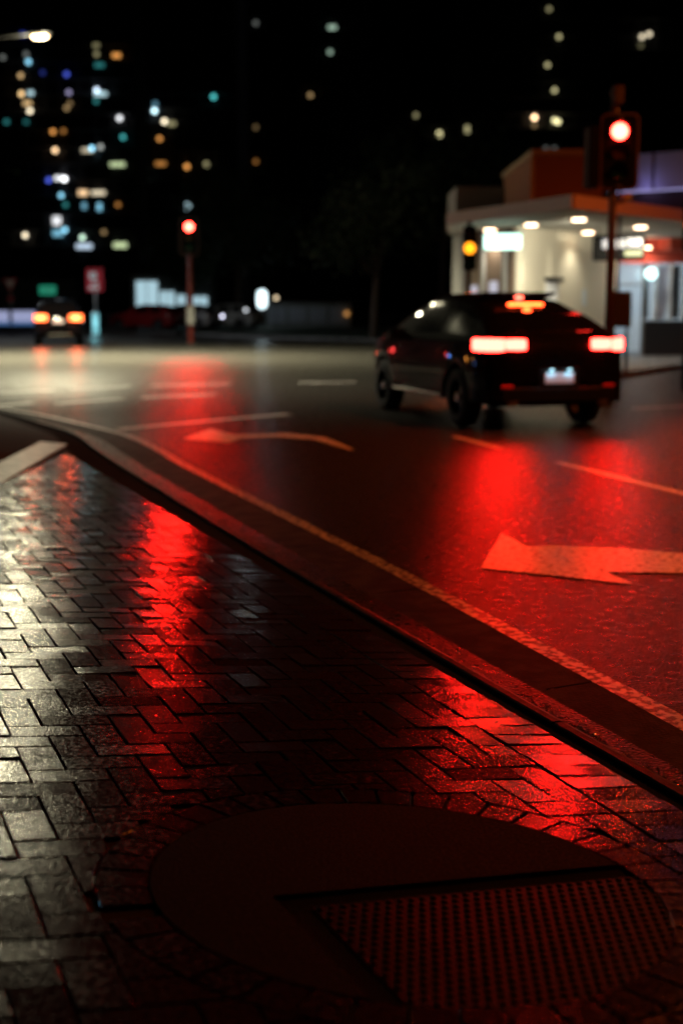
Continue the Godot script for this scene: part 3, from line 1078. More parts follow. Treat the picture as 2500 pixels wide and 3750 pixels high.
func cars() -> void:
	var suv := {"rear": 1.02, "front": 3.85, "base": 2.97, "wheel": 0.375, "arch": 0.45, "sill": 0.34, "track": 1.97, "belt": 1.14, "roof": 0.66,
		"top": [[1.02, 0.98], [0.95, 1.14], [0.82, 1.23], [0.25, 1.49], [-0.35, 1.66], [-1.1, 1.74], [-1.6, 1.73], [-2.05, 1.63], [-2.75, 1.26], [-3.0, 1.14], [-3.6, 1.0], [-3.85, 0.75]],
		"half": [[1.02, 0.84], [0.93, 0.93], [0.6, 0.985], [0.0, 0.99], [-1.0, 0.975], [-2.97, 0.98], [-3.5, 0.92], [-3.85, 0.68]],
		"side_glass": [[0.25, -0.75], [-0.83, -1.85]], "rear_glass": [0.72, -0.25], "front_glass": [-2.02, -2.72]}
	var t := thing("car", "black coupe-backed sport utility car with brake lights lit, stopped in the turning lane", "car", Vector3(2.42, 0, -18.85), 0.300)
	make_car(t, suv, M.car_black)
	var red := Color(1.0, 0.013, 0.009)
	for s in [-1, 1]:
		var o := obj("tail_light", lens_strip([Vector2(s * 0.735, 1.0), Vector2(s * 0.83, 0.985), Vector2(s * 0.915, 0.92), Vector2(s * 0.965, 0.78), Vector2(s * 0.985, 0.62)], 1.075, 0.155), glow("tail_red", red, 80.0), t)
		obj("lamp_surround", lens_strip([Vector2(s * 0.725, 0.985), Vector2(s * 0.83, 0.97), Vector2(s * 0.91, 0.905), Vector2(s * 0.96, 0.77), Vector2(s * 0.98, 0.60)], 1.075, 0.20), M.trim, o)
		obj("boot_light", lens_strip([Vector2(s * 0.46, 1.015), Vector2(s * 0.56, 1.015), Vector2(s * 0.715, 1.003)], 1.08, 0.135), glow("tail_red", red, 80.0), t)
		obj("reflector", bev(Vector3(0.16, 0.035, 0.02), 0.006), M.sign_red, t, Vector3(s * 0.70, 0.56, 1.025))
		obj("exhaust_tip", bev(Vector3(0.16, 0.08, 0.1), 0.02), M.chrome, t, Vector3(s * 0.62, 0.36, 1.0))
		obj("sill_strip", bev(Vector3(0.02, 0.035, 1.9), 0.008), M.chrome, t, Vector3(s * 0.985, 0.375, -1.48))
		obj("door_handle", bev(Vector3(0.03, 0.03, 0.22), 0.01), M.car_black, t, Vector3(s * 0.985, 0.97, -0.55))
		obj("door_handle", bev(Vector3(0.03, 0.03, 0.22), 0.01), M.car_black, t, Vector3(s * 0.985, 0.96, -1.65))
		var mir := obj("wing_mirror", bev(Vector3(0.24, 0.16, 0.12), 0.04), M.car_black, t, Vector3(s * 1.04, 1.16, -2.1))
		obj("mirror_glass", bev(Vector3(0.19, 0.12, 0.01), 0.003), M.chrome, mir, Vector3(0, 0, 0.062))
		var l := spot(t, Vector3(s * 0.74, 1.075, 1.07), Vector3(s * 0.12, -0.06, 1), Color(1.0, 0.006, 0.004), 3.8, 62.0, 0.10, 1.0, "tail_light_beam")
	var hb := obj("high_brake_light", bev(Vector3(0.50, 0.034, 0.05), 0.012), glow("tail_orange", Color(1.0, 0.055, 0.010), 26.0), t, Vector3(0, 1.572, -0.02))
	obj("brake_light_lens", bev(Vector3(0.11, 0.03, 0.05), 0.012), glow("tail_orange_bright", Color(1.0, 0.10, 0.06), 12.0), hb, Vector3(0, 0.095, -0.20))
	obj("roof_spoiler", bev(Vector3(1.05, 0.03, 0.28), 0.012), M.car_black, t, Vector3(0, 1.695, -0.33), Vector3(-0.2, 0, 0))
	omni(t, Vector3(0, 1.60, 0.06), Color(1.0, 0.05, 0.01), 0.25, 0.06, "brake_light_beam")
	obj("number_plate", bev(Vector3(0.40, 0.13, 0.012), 0.004), M.plate, t, Vector3(0, 0.66, 1.045))
	obj("plate_recess", bev(Vector3(0.56, 0.24, 0.02), 0.008), M.trim, t, Vector3(0, 0.67, 1.028))
	for s in [-1, 1]:
		obj("plate_lamp", bev(Vector3(0.05, 0.015, 0.03), 0.004), glow("plate_lamp", Color(0.5, 0.85, 1.0), 2.5), t, Vector3(s * 0.12, 0.765, 1.075))
		omni(t, Vector3(s * 0.12, 0.752, 1.09), Color(0.35, 0.8, 1.0), 0.016, 0.015, "plate_light")
	obj("bumper", bev(Vector3(1.62, 0.24, 0.12), 0.045), M.trim, t, Vector3(0, 0.45, 0.985))
	obj("badge", cyl(0.04, 0.04, 0.012, 16), M.chrome, t, Vector3(0, 0.95, 1.03), Vector3(PI / 2, 0, 0))
	obj("wiper", bev(Vector3(0.5, 0.02, 0.02), 0.005), M.trim, t, Vector3(0.1, 1.235, 0.79))

	# dark car driving off on the left
	var van := {"rear": 0.95, "front": 3.5, "base": 2.75, "wheel": 0.36, "arch": 0.43, "sill": 0.32, "track": 1.86, "belt": 1.12, "roof": 0.66,
		"top": [[0.95, 1.02], [0.90, 1.15], [0.62, 1.62], [0.3, 1.74], [-1.0, 1.78], [-1.8, 1.66], [-2.5, 1.20], [-3.2, 1.05], [-3.5, 0.8]],
		"half": [[0.95, 0.86], [0.85, 0.92], [0.3, 0.93], [-2.6, 0.93], [-3.2, 0.86], [-3.5, 0.66]],
		"side_glass": [[0.2, -0.7], [-0.78, -1.7]], "rear_glass": [0.86, 0.5], "front_glass": [-1.75, -2.45]}
	t = thing("car", "dark wagon with orange tail lights driving away on the far left", "car", Vector3(-10.95, 0, -55.5), 0.19)
	make_car(t, van, M.car_black)
	for s in [-1, 1]:
		obj("tail_light", bev(Vector3(0.50, 0.24, 0.05), 0.02), glow("far_tail", Color(1.0, 0.13, 0.02), 6.0), t, Vector3(s * 0.66, 1.06, 0.955))
		omni(t, Vector3(s * 0.66, 1.06, 1.05), Color(1.0, 0.10, 0.03), 1.6, 0.08, "tail_light_beam")
	obj("number_plate", bev(Vector3(0.42, 0.13, 0.015), 0.004), M.plate, t, Vector3(0, 0.92, 0.975))
	obj("bumper_trim", bev(Vector3(0.9, 0.10, 0.05), 0.02), M.chrome, t, Vector3(0.05, 0.42, 0.97))

	# cars parked beyond the far signal
	var hatch := {"rear": 0.75, "front": 3.25, "base": 2.5, "wheel": 0.31, "arch": 0.37, "sill": 0.27, "track": 1.72, "belt": 0.95, "roof": 0.58,
		"top": [[0.75, 0.85], [0.68, 1.0], [0.35, 1.35], [-0.2, 1.45], [-1.2, 1.46], [-1.6, 1.36], [-2.2, 1.0], [-3.0, 0.86], [-3.25, 0.65]],
		"half": [[0.75, 0.76], [0.6, 0.84], [0.0, 0.86], [-2.5, 0.86], [-3.0, 0.78], [-3.25, 0.6]],
		"side_glass": [[0.1, -0.6], [-0.68, -1.5]], "rear_glass": [0.62, 0.1], "front_glass": [-1.58, -2.15]}
	var row := [["dark red small car parked left of the far signal post", M.car_red, Vector3(-9.9, 0.0, -80.5), 1.2], ["silver hatchback parked right behind the far signal post", M.car_silver, Vector3(-8.0, 0.0, -82.5), 1.25], ["white hatchback parked at the right end of the parked cars", M.car_white, Vector3(-5.6, 0.02, -84.0), 1.15]]
	for e in row:
		var o := thing("parked_car", e[0], "car", e[2] + Vector3(0, 0.10, 0), e[3], "cars parked beyond the far kerb")
		make_car(o, hatch, e[1])
		for s in [-1, 1]:
			obj("tail_light", bev(Vector3(0.2, 0.12, 0.05), 0.02), M.sign_red, o, Vector3(s * 0.62, 0.85, 0.745))

# ---------------------------------------------------------------- corner shop
func wall_between(p0: Vector2, p1: Vector2, y0: float, y1: float, thick: float, m: Material, parent: Node, called: String) -> MeshInstance3D:
	var d := p1 - p0
	var o := obj(called, box(Vector3(d.length(), y1 - y0, thick)), m, parent)
	var mid := (p0 + p1) / 2
	o.position = Vector3(mid.x, (y0 + y1) / 2, mid.y)
	o.rotation.y = -atan2(d.y, d.x)
	return o

func corner_shop() -> void:
	var t := thing("corner_shop", "corner shop with cream wall and wide lit awning behind the black car", "shop")
	var c0 := Vector2(4.28, -34.7)      # left end of the cream wall
	var c1 := Vector2(7.6, -40.3)      # its right end
	var c2 := Vector2(14.0, -41.9)
	var b0 := Vector2(3.25, -37.6)      # far end of the left side
	wall_between(c0, c1, 0.1, 3.42, 0.2, M.cream_wall, t, "cream_wall")
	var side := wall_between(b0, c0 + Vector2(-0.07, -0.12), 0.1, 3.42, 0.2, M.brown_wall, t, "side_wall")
	wall_between(Vector2(3.05, -38.6), b0 + Vector2(-0.02, -0.05), 0.1, 3.40, 0.16, M.grey_wall, t, "end_pier")
	# poster window in the cream wall
	var u := (c1 - c0).normalized()
	var n := Vector2(-u.y, u.x)
	if n.y < 0:
		n = -n
	var wp := c0.lerp(c1, 0.27) + n * 0.12
	var ang := -atan2(u.y, u.x)
	var pw := obj("poster_window", bev(Vector3(0.78, 0.5, 0.04), 0.01), M.white_panel, t, Vector3(wp.x, 1.92, wp.y), Vector3(0, ang, 0))
	obj("window_hood", bev(Vector3(0.9, 0.10, 0.18), 0.02), M.trim, pw, Vector3(0, 0.27, 0.06))
	var np := c0.lerp(c1, 0.62) + n * 0.112
	obj("notice", bev(Vector3(0.3, 0.42, 0.01), 0.003), M.plate, t, Vector3(np.x, 1.75, np.y), Vector3(0, ang, 0))
	# left side: doors and lit slots
	var su := (c0 - b0).normalized()
	var sn := Vector2(su.y, -su.x)
	if sn.x > 0:
		sn = -sn
	for e in [[0.22, 0.34, 1.25, 1.6, "pu"], [0.62, 0.30, 1.25, 1.9, "cw"]]:
		var p := b0.lerp(c0, e[0]) + sn * 0.115
		obj("slot_window", bev(Vector3(e[1] * 1.6, e[3] * 0.62, 0.02), 0.005), glow("shop_slot", Color(0.8, 0.82, 1.0), 0.55), t, Vector3(p.x, 1.55, p.y), Vector3(0, -atan2(su.y, su.x), 0))
	for f in [0.02, 0.43, 0.83]:
		var p := b0.lerp(c0, f) + sn * 0.13
		obj("pilaster", bev(Vector3(0.16, 3.2, 0.1), 0.01), M.grey_wall, t, Vector3(p.x, 1.72, p.y), Vector3(0, -atan2(su.y, su.x), 0))

	# awning: flat roof with a deep fascia and a pale soffit
	var outline := PackedVector2Array([Vector2(4.42, -27.73), Vector2(2.45, -33.4), Vector2(2.7, -36.6), Vector2(3.3, -41.5), Vector2(14.0, -42.2), Vector2(14.0, -36.5), Vector2(9.9, -35.5), Vector2(7.59, -32.17)])
	var aw := obj("awning_roof", slab(outline, 3.44, 3.62), M.roof_sheet, t)
	obj("soffit", slab(outline, 3.41, 3.437), M.soffit_paint, aw)
	for i in [[0, 1], [1, 2], [5, 6], [6, 7], [7, 0]]:
		var a: Vector2 = outline[i[0]]
		var b: Vector2 = outline[i[1]]
		wall_between(a, b, 3.385, 3.65, 0.07, M.fascia_paint, aw, "fascia")
	var lights := [[3.66, -35.7, 4.0, Vector3(0.001, -1, 0), 62.0], [4.37, -33.4, 3.0, Vector3(0.1, -1, -0.3), 55.0], [5.13, -31.3, 21.0, Vector3(0.25, -1.8, -5.2), 36.0], [6.3, -37.0, 1.5, Vector3(0.001, -1, 0), 62.0], [7.1, -34.4, 7.0, Vector3(-0.8, -1.9, -3.6), 44.0]]
	for l in lights:
		var p := Vector3(l[0], 3.385, l[1])
		var d := obj("downlight", cyl(0.14, 0.14, 0.05, 18), glow("downlight", Color(1.0, 0.66, 0.40), 11.0), t, p)
		obj("bezel", cyl(0.18, 0.18, 0.012, 18), M.galvanised, d, Vector3(0, 0.012, 0))
		spot(t, p - Vector3(0, 0.10, 0), l[3], Color(1.0, 0.90, 0.68), l[2], l[4], 0.06, 0.8, "downlight_beam")
	# hanging light box
	var sg := obj("light_box_sign", bev(Vector3(0.86, 0.36, 0.16), 0.03), glow("light_box", Color(0.60, 1.0, 0.84), 2.4), t, Vector3(3.72, 3.01, -33.4), Vector3(0, -0.1, 0))
	obj("sign_frame", bev(Vector3(0.9, 0.05, 0.18), 0.01), M.trim, sg, Vector3(0, 0.195, 0))
	var al := AreaLight3D.new()
	al.name = "light_box_light"
	al.area_size = Vector2(0.9, 0.4)
	al.light_color = Color(0.72, 1.0, 0.88)
	al.light_energy = 0.5
	al.shadow_enabled = true
	t.add_child(al)
	al.position = Vector3(3.74, 3.01, -33.29)
	al.rotation.y = PI - 0.1
	al.rotation.y = -0.1 + PI if false else -0.1
	# upper block and parapets
	obj("upper_block", box(Vector3(1.62, 1.35, 6.0)), M.parapet_paint, t, Vector3(5.22, 4.295, -36.6))
	var cap := obj("parapet_cap", bev(Vector3(1.72, 0.14, 6.1), 0.02), M.parapet_cap, t, Vector3(5.22, 5.04, -36.6))
	obj("corner_trim", box(Vector3(0.10, 1.30, 0.06)), M.parapet_cap, t, Vector3(4.40, 4.29, -33.57))
	obj("back_block", box(Vector3(1.3, 1.1, 3.0)), M.grey_wall, t, Vector3(3.75, 4.17, -40.8))
	# right-hand parapet with pale panels, lit by a violet strip
	var q0 := Vector2(7.0, -37.2)
	var q1 := Vector2(12.0, -32.9)
	wall_between(q0, q1, 3.62, 4.42, 0.15, M.roof_sheet, t, "parapet_base")
	var qu := (q1 - q0).normalized()
	var qn := Vector2(-qu.y, qu.x)
	if qn.y < 0:
		qn = -qn
	for i in 6:
		var a := q0.lerp(q1, (i + 0.03) / 6.0)
		var b := q0.lerp(q1, (i + 0.95) / 6.0)
		wall_between(a, b, 4.43, 5.32, 0.08, M.panel_paint, t, "parapet_panel")
	var strip := wall_between(q0 + qn * 0.30, q1 + qn * 0.30, 4.36, 4.40, 0.04, glow("violet_strip", Color(0.55, 0.5, 1.0), 0.6), t, "strip_light")
	for i in 3:
		var p := q0.lerp(q1, 0.15 + 0.3 * i) + qn * 0.36
		omni(t, Vector3(p.x, 4.44, p.y), Color(0.42, 0.38, 1.0), 0.10, 0.15, "strip_light_beam")
	# glazed shopfront at the right: door, windows over a dark tiled plinth, room behind
	var fu := (c2 - c1).normalized()
	var fang := -atan2(fu.y, fu.x)
	var fn := Vector2(-fu.y, fu.x)
	if fn.y < 0:
		fn = -fn
	wall_between(c1 + fu * 0.05, c2, 2.72, 3.41, 0.2, M.red_panel, t, "bulkhead")
	wall_between(c1 + fu * 0.95, c2, 0.13, 1.12, 0.2, M.dark_tile, t, "plinth")
	var xs := [0.05, 0.92, 1.30, 1.75, 2.2, 2.65, 3.4, 4.3, 5.3, 6.4]
	for i in xs.size():
		var p: Vector2 = c1 + fu * xs[i]
		obj("mullion", bev(Vector3(0.06, 2.6, 0.1), 0.008), M.white_panel if i > 1 else M.galvanised, t, Vector3(p.x, 1.42, p.y), Vector3(0, fang, 0))
		if i < xs.size() - 1:
			var y0 := 0.2 if i == 0 else 1.12
			var a: Vector2 = c1 + fu * (xs[i] + 0.035)
			var b: Vector2 = c1 + fu * (xs[i + 1] - 0.035)
			wall_between(a, b, y0, 2.7, 0.012, M.shop_glass, t, "door_pane" if i == 0 else "window_pane")
	obj("door_rail", bev(Vector3(0.8, 0.06, 0.06), 0.01), M.galvanised, t, v3(c1 + fu * 0.48, 2.12), Vector3(0, fang, 0))
	# room
	var back0 := c1 - fn * 3.0 + fu * -0.4
	var back1 := c2 - fn * 3.0
	wall_between(back0, back1, 0.1, 3.4, 0.15, M.white_panel, t, "room_wall")
	wall_between(back0, c1 - fu * 0.05 - fn * 0.11, 0.1, 3.4, 0.12, M.white_panel, t, "room_wall")
	wall_between(c2 + fu * 0.0, back1, 0.1, 3.4, 0.15, M.white_panel, t, "room_wall")
	obj("room_floor", slab(PackedVector2Array([c1, c2, back1, back0]), 0.12, 0.145), M.far_paving, t)
	for i in 3:
		var p := c1 + fu * (0.9 + 2.0 * i) - fn * 1.4
		obj("ceiling_light", bev(Vector3(1.2, 0.05, 0.3), 0.01), glow("ceiling_light", Color(0.85, 0.95, 1.0), 2.5), t, Vector3(p.x, 3.33, p.y), Vector3(0, fang, 0))
		var a := AreaLight3D.new()
		a.name = "ceiling_light_beam"
		a.area_size = Vector2(1.2, 0.3)
		a.light_color = Color(0.85, 0.95, 1.0)
		a.light_energy = 4.0
		a.shadow_enabled = true
		t.add_child(a, true)
		a.position = Vector3(p.x, 3.29, p.y)
		a.rotation.x = -PI / 2
	# globe lamp by the door
	var gp := c1 + fu * 0.98 + fn * 0.35
	obj("globe_lamp", ball(0.17, 18), glow("globe_lamp", Color(0.65, 1.0, 1.0), 2.8), t, Vector3(gp.x, 2.42, gp.y))
	obj("lamp_bracket", tube([Vector3(gp.x, 2.62, gp.y), Vector3(gp.x - fn.x * 0.3, 2.66, gp.y - fn.y * 0.3)], [0.02, 0.02], 6), M.trim, t)
	omni(t, Vector3(gp.x, 2.42, gp.y), Color(0.65, 1.0, 1.0), 0.25, 0.15, "globe_light")
	# dark display panels and a curtain behind the glass
	for e in [[1.08, 0.22], [1.98, 0.36], [2.42, 0.36], [3.0, 0.5], [4.7, 0.6]]:
		var p: Vector2 = c1 + fu * e[0] - fn * 0.18
		obj("display_panel", bev(Vector3(e[1], 1.5, 0.03), 0.006), M.dark_tile, t, Vector3(p.x, 1.92, p.y), Vector3(0, fang, 0))
	var cu := st_new(true)
	var rr := []
	for i in 9:
		var y := 1.14 + 1.5 * i / 8.0
		var w := 0.10 + 0.07 * absf(sin(i * 0.5)) + 0.05 * i / 8.0
		var ring := []
		for k in 12:
			var a := TAU * k / 12
			ring.append(Vector3(cos(a) * w * (1.0 + 0.25 * sin(3 * a)), y, sin(a) * w * 0.4))
		rr.append(ring)
	loft(cu, rr, true, true)
	var cp := c1 + fu * 1.55 - fn * 0.2
	obj("tied_curtain", done(cu), M.cloth_pale, t, v3(cp, 0.0))
	# blade sign under the awning: black box, pale face, yellow-green strip
	var bp := Vector3(6.75, 2.93, -35.2)
	var bs := obj("blade_sign", bev(Vector3(1.25, 0.62, 0.10), 0.02), M.signal_black, t, bp, Vector3(0, -0.25, 0))
	obj("sign_face", bev(Vector3(0.55, 0.22, 0.012), 0.004), glow("blade_face", Color(0.75, 0.8, 1.0), 0.35), bs, Vector3(-0.12, 0.10, 0.058))
	obj("sign_face", bev(Vector3(0.36, 0.20, 0.012), 0.004), glow("blade_face", Color(0.75, 0.8, 1.0), 0.35), bs, Vector3(0.38, 0.12, 0.058))
	obj("sign_band", bev(Vector3(0.42, 0.12, 0.012), 0.004), glow("blade_band", Color(0.6, 0.75, 0.05), 0.5), bs, Vector3(0.36, -0.13, 0.058))
	for s in [-0.5, 0.5]:
		obj("hanger", cyl(0.012, 0.012, 0.2, 8), M.trim, bs, Vector3(s, 0.40, 0))
	# far porch with its own lamp
	var pr := wall_between(Vector2(8.9, -40.0), Vector2(13.5, -41.15), 3.05, 3.37, 0.9, M.red_panel, t, "red_soffit")
	var dl := obj("downlight", cyl(0.15, 0.15, 0.05, 18), glow("downlight", Color(1.0, 0.66, 0.40), 11.0), t, Vector3(8.42, 3.12, -40.0))
	obj("downlight_stem", cyl(0.02, 0.02, 0.3, 8), M.trim, t, Vector3(8.42, 3.28, -40.0))
	spot(t, Vector3(8.42, 3.09, -40.0), Vector3(0.001, -1, 0), Color(1.0, 0.72, 0.5), 1.6, 85.0, 0.1, 0.4, "downlight_beam")

	# cabinet on two posts by the shop kerb
	var k := thing("street_cabinet", "dark brown box on two thin posts beside the shop windows", "cabinet", Vector3(5.9, 0.13, -30.6))
	obj("box", bev(Vector3(0.42, 0.76, 0.25), 0.02), M.cabinet, k, Vector3(0.05, 1.34, 0))
	obj("box_door", bev(Vector3(0.34, 0.62, 0.012), 0.004), M.cabinet, k, Vector3(0.05, 1.34, 0.13))
	for x in [-0.10, 0.19]:
		obj("post", tube([Vector3(x, 0, 0), Vector3(x, 0.98, 0)], [0.035, 0.035], 10), M.brown_pole, k)
	obj("tall_post", tube([Vector3(-0.02, 1.7, -0.06), Vector3(-0.02, 4.0, -0.06)], [0.035, 0.03], 10), M.brown_pole, k)

# ---------------------------------------------------------------- signs and small things across the road
func far_things() -> void:
	var t := thing("parking_sign", "tall red and white rectangular sign on a thin post, left of the far signal", "road sign", Vector3(-11.98, 0.0, -70.0))
	obj("post", tube([Vector3(0, 0, 0), Vector3(0, 3.3, 0)], [0.05, 0.05], 10), M.galvanised, t)
	var bd := obj("board", prism(rounded(0.82, 1.12, 0.06), 0.055, 0.075), M.sign_red, t, Vector3(0, 2.73, 0))
	obj("board_symbol", prism(rounded(0.40, 0.40, 0.19), 0.076, 0.080), M.sign_white, bd, Vector3(-0.08, 0.20, 0))
	obj("board_symbol", prism(rounded(0.50, 0.16, 0.03), 0.076, 0.080), M.sign_white, bd, Vector3(-0.05, -0.38, 0))
	obj("board_symbol", prism(rounded(0.34, 0.12, 0.03), 0.076, 0.080), M.sign_white, bd, Vector3(0.02, -0.14, 0))
	t = thing("bollard_lamp", "short glowing pale blue bollard at the foot of the red and white sign", "bollard", Vector3(-11.9, 0.0, -69.4))
	obj("tube", tube([Vector3(0, 0.12, 0), Vector3(0, 1.14, 0)], [0.16, 0.16], 14), glow("bollard_tube", Color(0.25, 0.75, 0.85), 0.75), t)
	obj("cap", cyl(0.18, 0.14, 0.08, 14), M.galvanised, t, Vector3(0, 1.18, 0))
	obj("base", cyl(0.2, 0.2, 0.12, 14), M.galvanised, t, Vector3(0, 0.06, 0))
	omni(t, Vector3(0, 0.7, 0.3), Color(0.25, 0.75, 0.85), 0.35, 0.15, "bollard_light")
	t = thing("give_way_sign", "red-bordered white triangular give way sign at the far left", "road sign", Vector3(-17.25, 0.0, -75.0))
	obj("post", tube([Vector3.ZERO, Vector3(0, 2.9, 0)], [0.045, 0.045], 10), M.galvanised, t)
	var g := obj("board", prism(PackedVector2Array([Vector2(-0.40, 0.33), Vector2(0.40, 0.33), Vector2(0, -0.38)]), 0.05, 0.065), M.sign_red, t, Vector3(0, 2.56, 0))
	obj("board_centre", prism(PackedVector2Array([Vector2(-0.24, 0.23), Vector2(0.24, 0.23), Vector2(0, -0.20)]), 0.066, 0.070), M.sign_white, g)
	obj("plate_below", prism(rounded(0.34, 0.24, 0.03), 0.05, 0.062), M.sign_red, t, Vector3(0, 1.85, 0))
	t = thing("street_name_sign", "small green sign on a post above the dark wagon", "road sign", Vector3(-15.35, 0.0, -75.2))
	obj("post", tube([Vector3.ZERO, Vector3(0, 2.5, 0)], [0.04, 0.04], 10), M.galvanised, t)
	var gs := obj("board", prism(rounded(0.86, 0.46, 0.05), 0.045, 0.06), glow("green_sign", Color(0.02, 0.55, 0.32), 0.42), t, Vector3(0, 2.3, 0))
	obj("board_stripe", prism(rounded(0.6, 0.10, 0.03), 0.061, 0.064), M.sign_white, gs)
	# the cool street lamp that lights the signs and cars over there
	street_lamp("white street lamp left of the view, lighting the far signs and parked cars", Vector3(-18.5, 9.0, -60.0), Vector2(-21.5, -61.0), Color(0.85, 0.92, 1.0), 260.0, "lamp_far", 12.0, 80.0)

	# lit white building behind the parked cars
	t = thing("white_building", "floodlit white low building behind the red parked car", "building", Vector3(-11.6, 0.1, -100.0))
	var wm := glow("lit_facade_window", Color(0.5, 0.75, 0.85), 0.8)
	obj("wall", box(Vector3(5.6, 3.4, 4.0)), M.grey_wall, t, Vector3(-0.2, 1.7, -2.2))
	for e in [[-1.95, 1.55, 1.5, 3.0], [-0.55, 1.25, 1.0, 2.2], [0.6, 1.15, 0.9, 1.9], [1.75, 1.15, 1.0, 1.7]]:
		var w := obj("lit_window", bev(Vector3(e[2], e[3], 0.06), 0.01), wm, t, Vector3(e[0], e[1], -0.17))
		obj("window_bar", box(Vector3(0.05, e[3], 0.03)), M.galvanised, w, Vector3(0, 0, 0.04))
	obj("roof", box(Vector3(6.0, 0.14, 4.4)), M.roof_sheet, t, Vector3(-0.2, 3.48, -2.2))
	# upright lit sign
	t = thing("pylon_sign", "tall white glowing oval sign right of the parked cars", "sign", Vector3(-5.03, 0.1, -91.0))
	obj("lit_panel", prism(rounded(0.62, 1.2, 0.30, 8), -0.06, 0.06), glow("pylon_sign", Color(0.75, 0.95, 1.0), 2.2), t, Vector3(0, 1.78, 0))
	obj("foot", cyl(0.06, 0.06, 1.2, 10), M.galvanised, t, Vector3(0, 0.6, 0))
	omni(t, Vector3(0, 1.78, 0.25), Color(0.75, 0.95, 1.0), 0.9, 0.3, "sign_light")
	# blue-grey shed and a low fence further right
	t = thing("low_building", "dim blue grey low building left of the slim tree trunk", "building", Vector3(-2.2, 0.1, -94.0))
	obj("wall", box(Vector3(5.6, 1.5, 4.0)), M.grey_wall, t, Vector3(0, 0.75, -2))
	for i in 4:
		obj("shutter", bev(Vector3(1.1, 1.0, 0.05), 0.01), M.panel_paint, t, Vector3(-2.0 + 1.33 * i, 0.75, 0.03))
	obj("roof", box(Vector3(5.9, 0.12, 4.3)), M.roof_sheet, t, Vector3(0, 1.56, -2))
	obj("door_lamp", ball(0.14, 12), glow("door_lamp", Color(1.0, 0.45, 0.12), 0.7), t, Vector3(2.55, 0.85, 0.18))
	# shopfront at the very left edge
	t = thing("distant_shopfront", "low violet and white lit shopfront at the left edge of the street", "shop", Vector3(-23.0, 0.1, -100.0))
	obj("wall", box(Vector3(9.0, 3.2, 3.0)), M.tower_wall, t, Vector3(0, 1.6, -1.6))
	for i in 4:
		obj("lit_window", bev(Vector3(1.7, 0.75, 0.05), 0.01), glow("violet_window", Color(0.55, 0.6, 0.95), 0.55), t, Vector3(-2.9 + 1.85 * i, 0.62, -0.08))
	obj("sign_band", box(Vector3(7.5, 0.2, 0.06)), glow("blue_sign_band", Color(0.1, 0.25, 0.6), 0.5), t, Vector3(-0.1, 0.12, -0.06))
	# small warm lamps of the far street
	for e in [[-4.0, 1.95, -88.0, 0.12, "dim round wall lamp above the parked cars", Color(0.7, 0.55, 0.35), 1.2], [-6.6, 0.9, -79.5, 0.09, "little white lamp in front of the parked cars, beside the signal post", Color(0.8, 0.8, 1.0), 2.0], [-5.2, 1.25, -78.0, 0.09, "dim white lamp left of the oval sign", Color(0.7, 0.75, 0.8), 1.1]]:
		t = thing("post_lamp", e[4], "lamp", Vector3(e[0], 0.1, e[2]))
		obj("stem", cyl(0.02, 0.025, e[1] - 0.1, 8), M.dark_metal, t, Vector3(0, (e[1] - 0.1) / 2, 0))
		obj("lamp_globe", ball(e[3], 12), glow("post_lamp_%d" % int(e[0] * 10), e[5], e[6] * 2.0), t, Vector3(0, e[1] - 0.1, 0))
	# lit shop row down the left-hand street, outside the view, that the dark car mirrors
	t = thing("side_street_shop", "lit shop row down the left-hand street, mirrored in the side of the black car", "shop", Vector3(-27.0, 0.1, -47.0), 0.9)
	obj("wall", box(Vector3(22.0, 4.0, 4.0)), M.brown_wall, t, Vector3(0, 2.0, -2.1))
	obj("roof", box(Vector3(22.6, 0.2, 4.6)), M.roof_sheet, t, Vector3(0, 4.1, -2.1))
	for e in [[-8.0, 3.1, 1.6, 0.3, Color(0.25, 0.7, 1.0), 30.0], [-2.6, 2.6, 0.4, 0.4, Color(1.0, 0.75, 0.45), 70.0], [1.2, 1.4, 0.5, 0.4, Color(1.0, 0.35, 0.05), 70.0], [4.6, 1.5, 0.4, 0.4, Color(1.0, 0.06, 0.04), 80.0], [7.2, 1.3, 0.4, 0.4, Color(1.0, 0.05, 0.05), 80.0], [9.4, 1.9, 0.5, 0.4, Color(0.1, 0.3, 1.0), 60.0], [-5.4, 1.2, 0.5, 0.4, Color(0.15, 0.35, 1.0), 60.0]]:
		obj("lit_sign", bev(Vector3(e[2], e[3], 0.12), 0.03), glow("side_sign_%d" % int(e[0] * 10), e[4], e[5]), t, Vector3(e[0], e[1], 0.0))

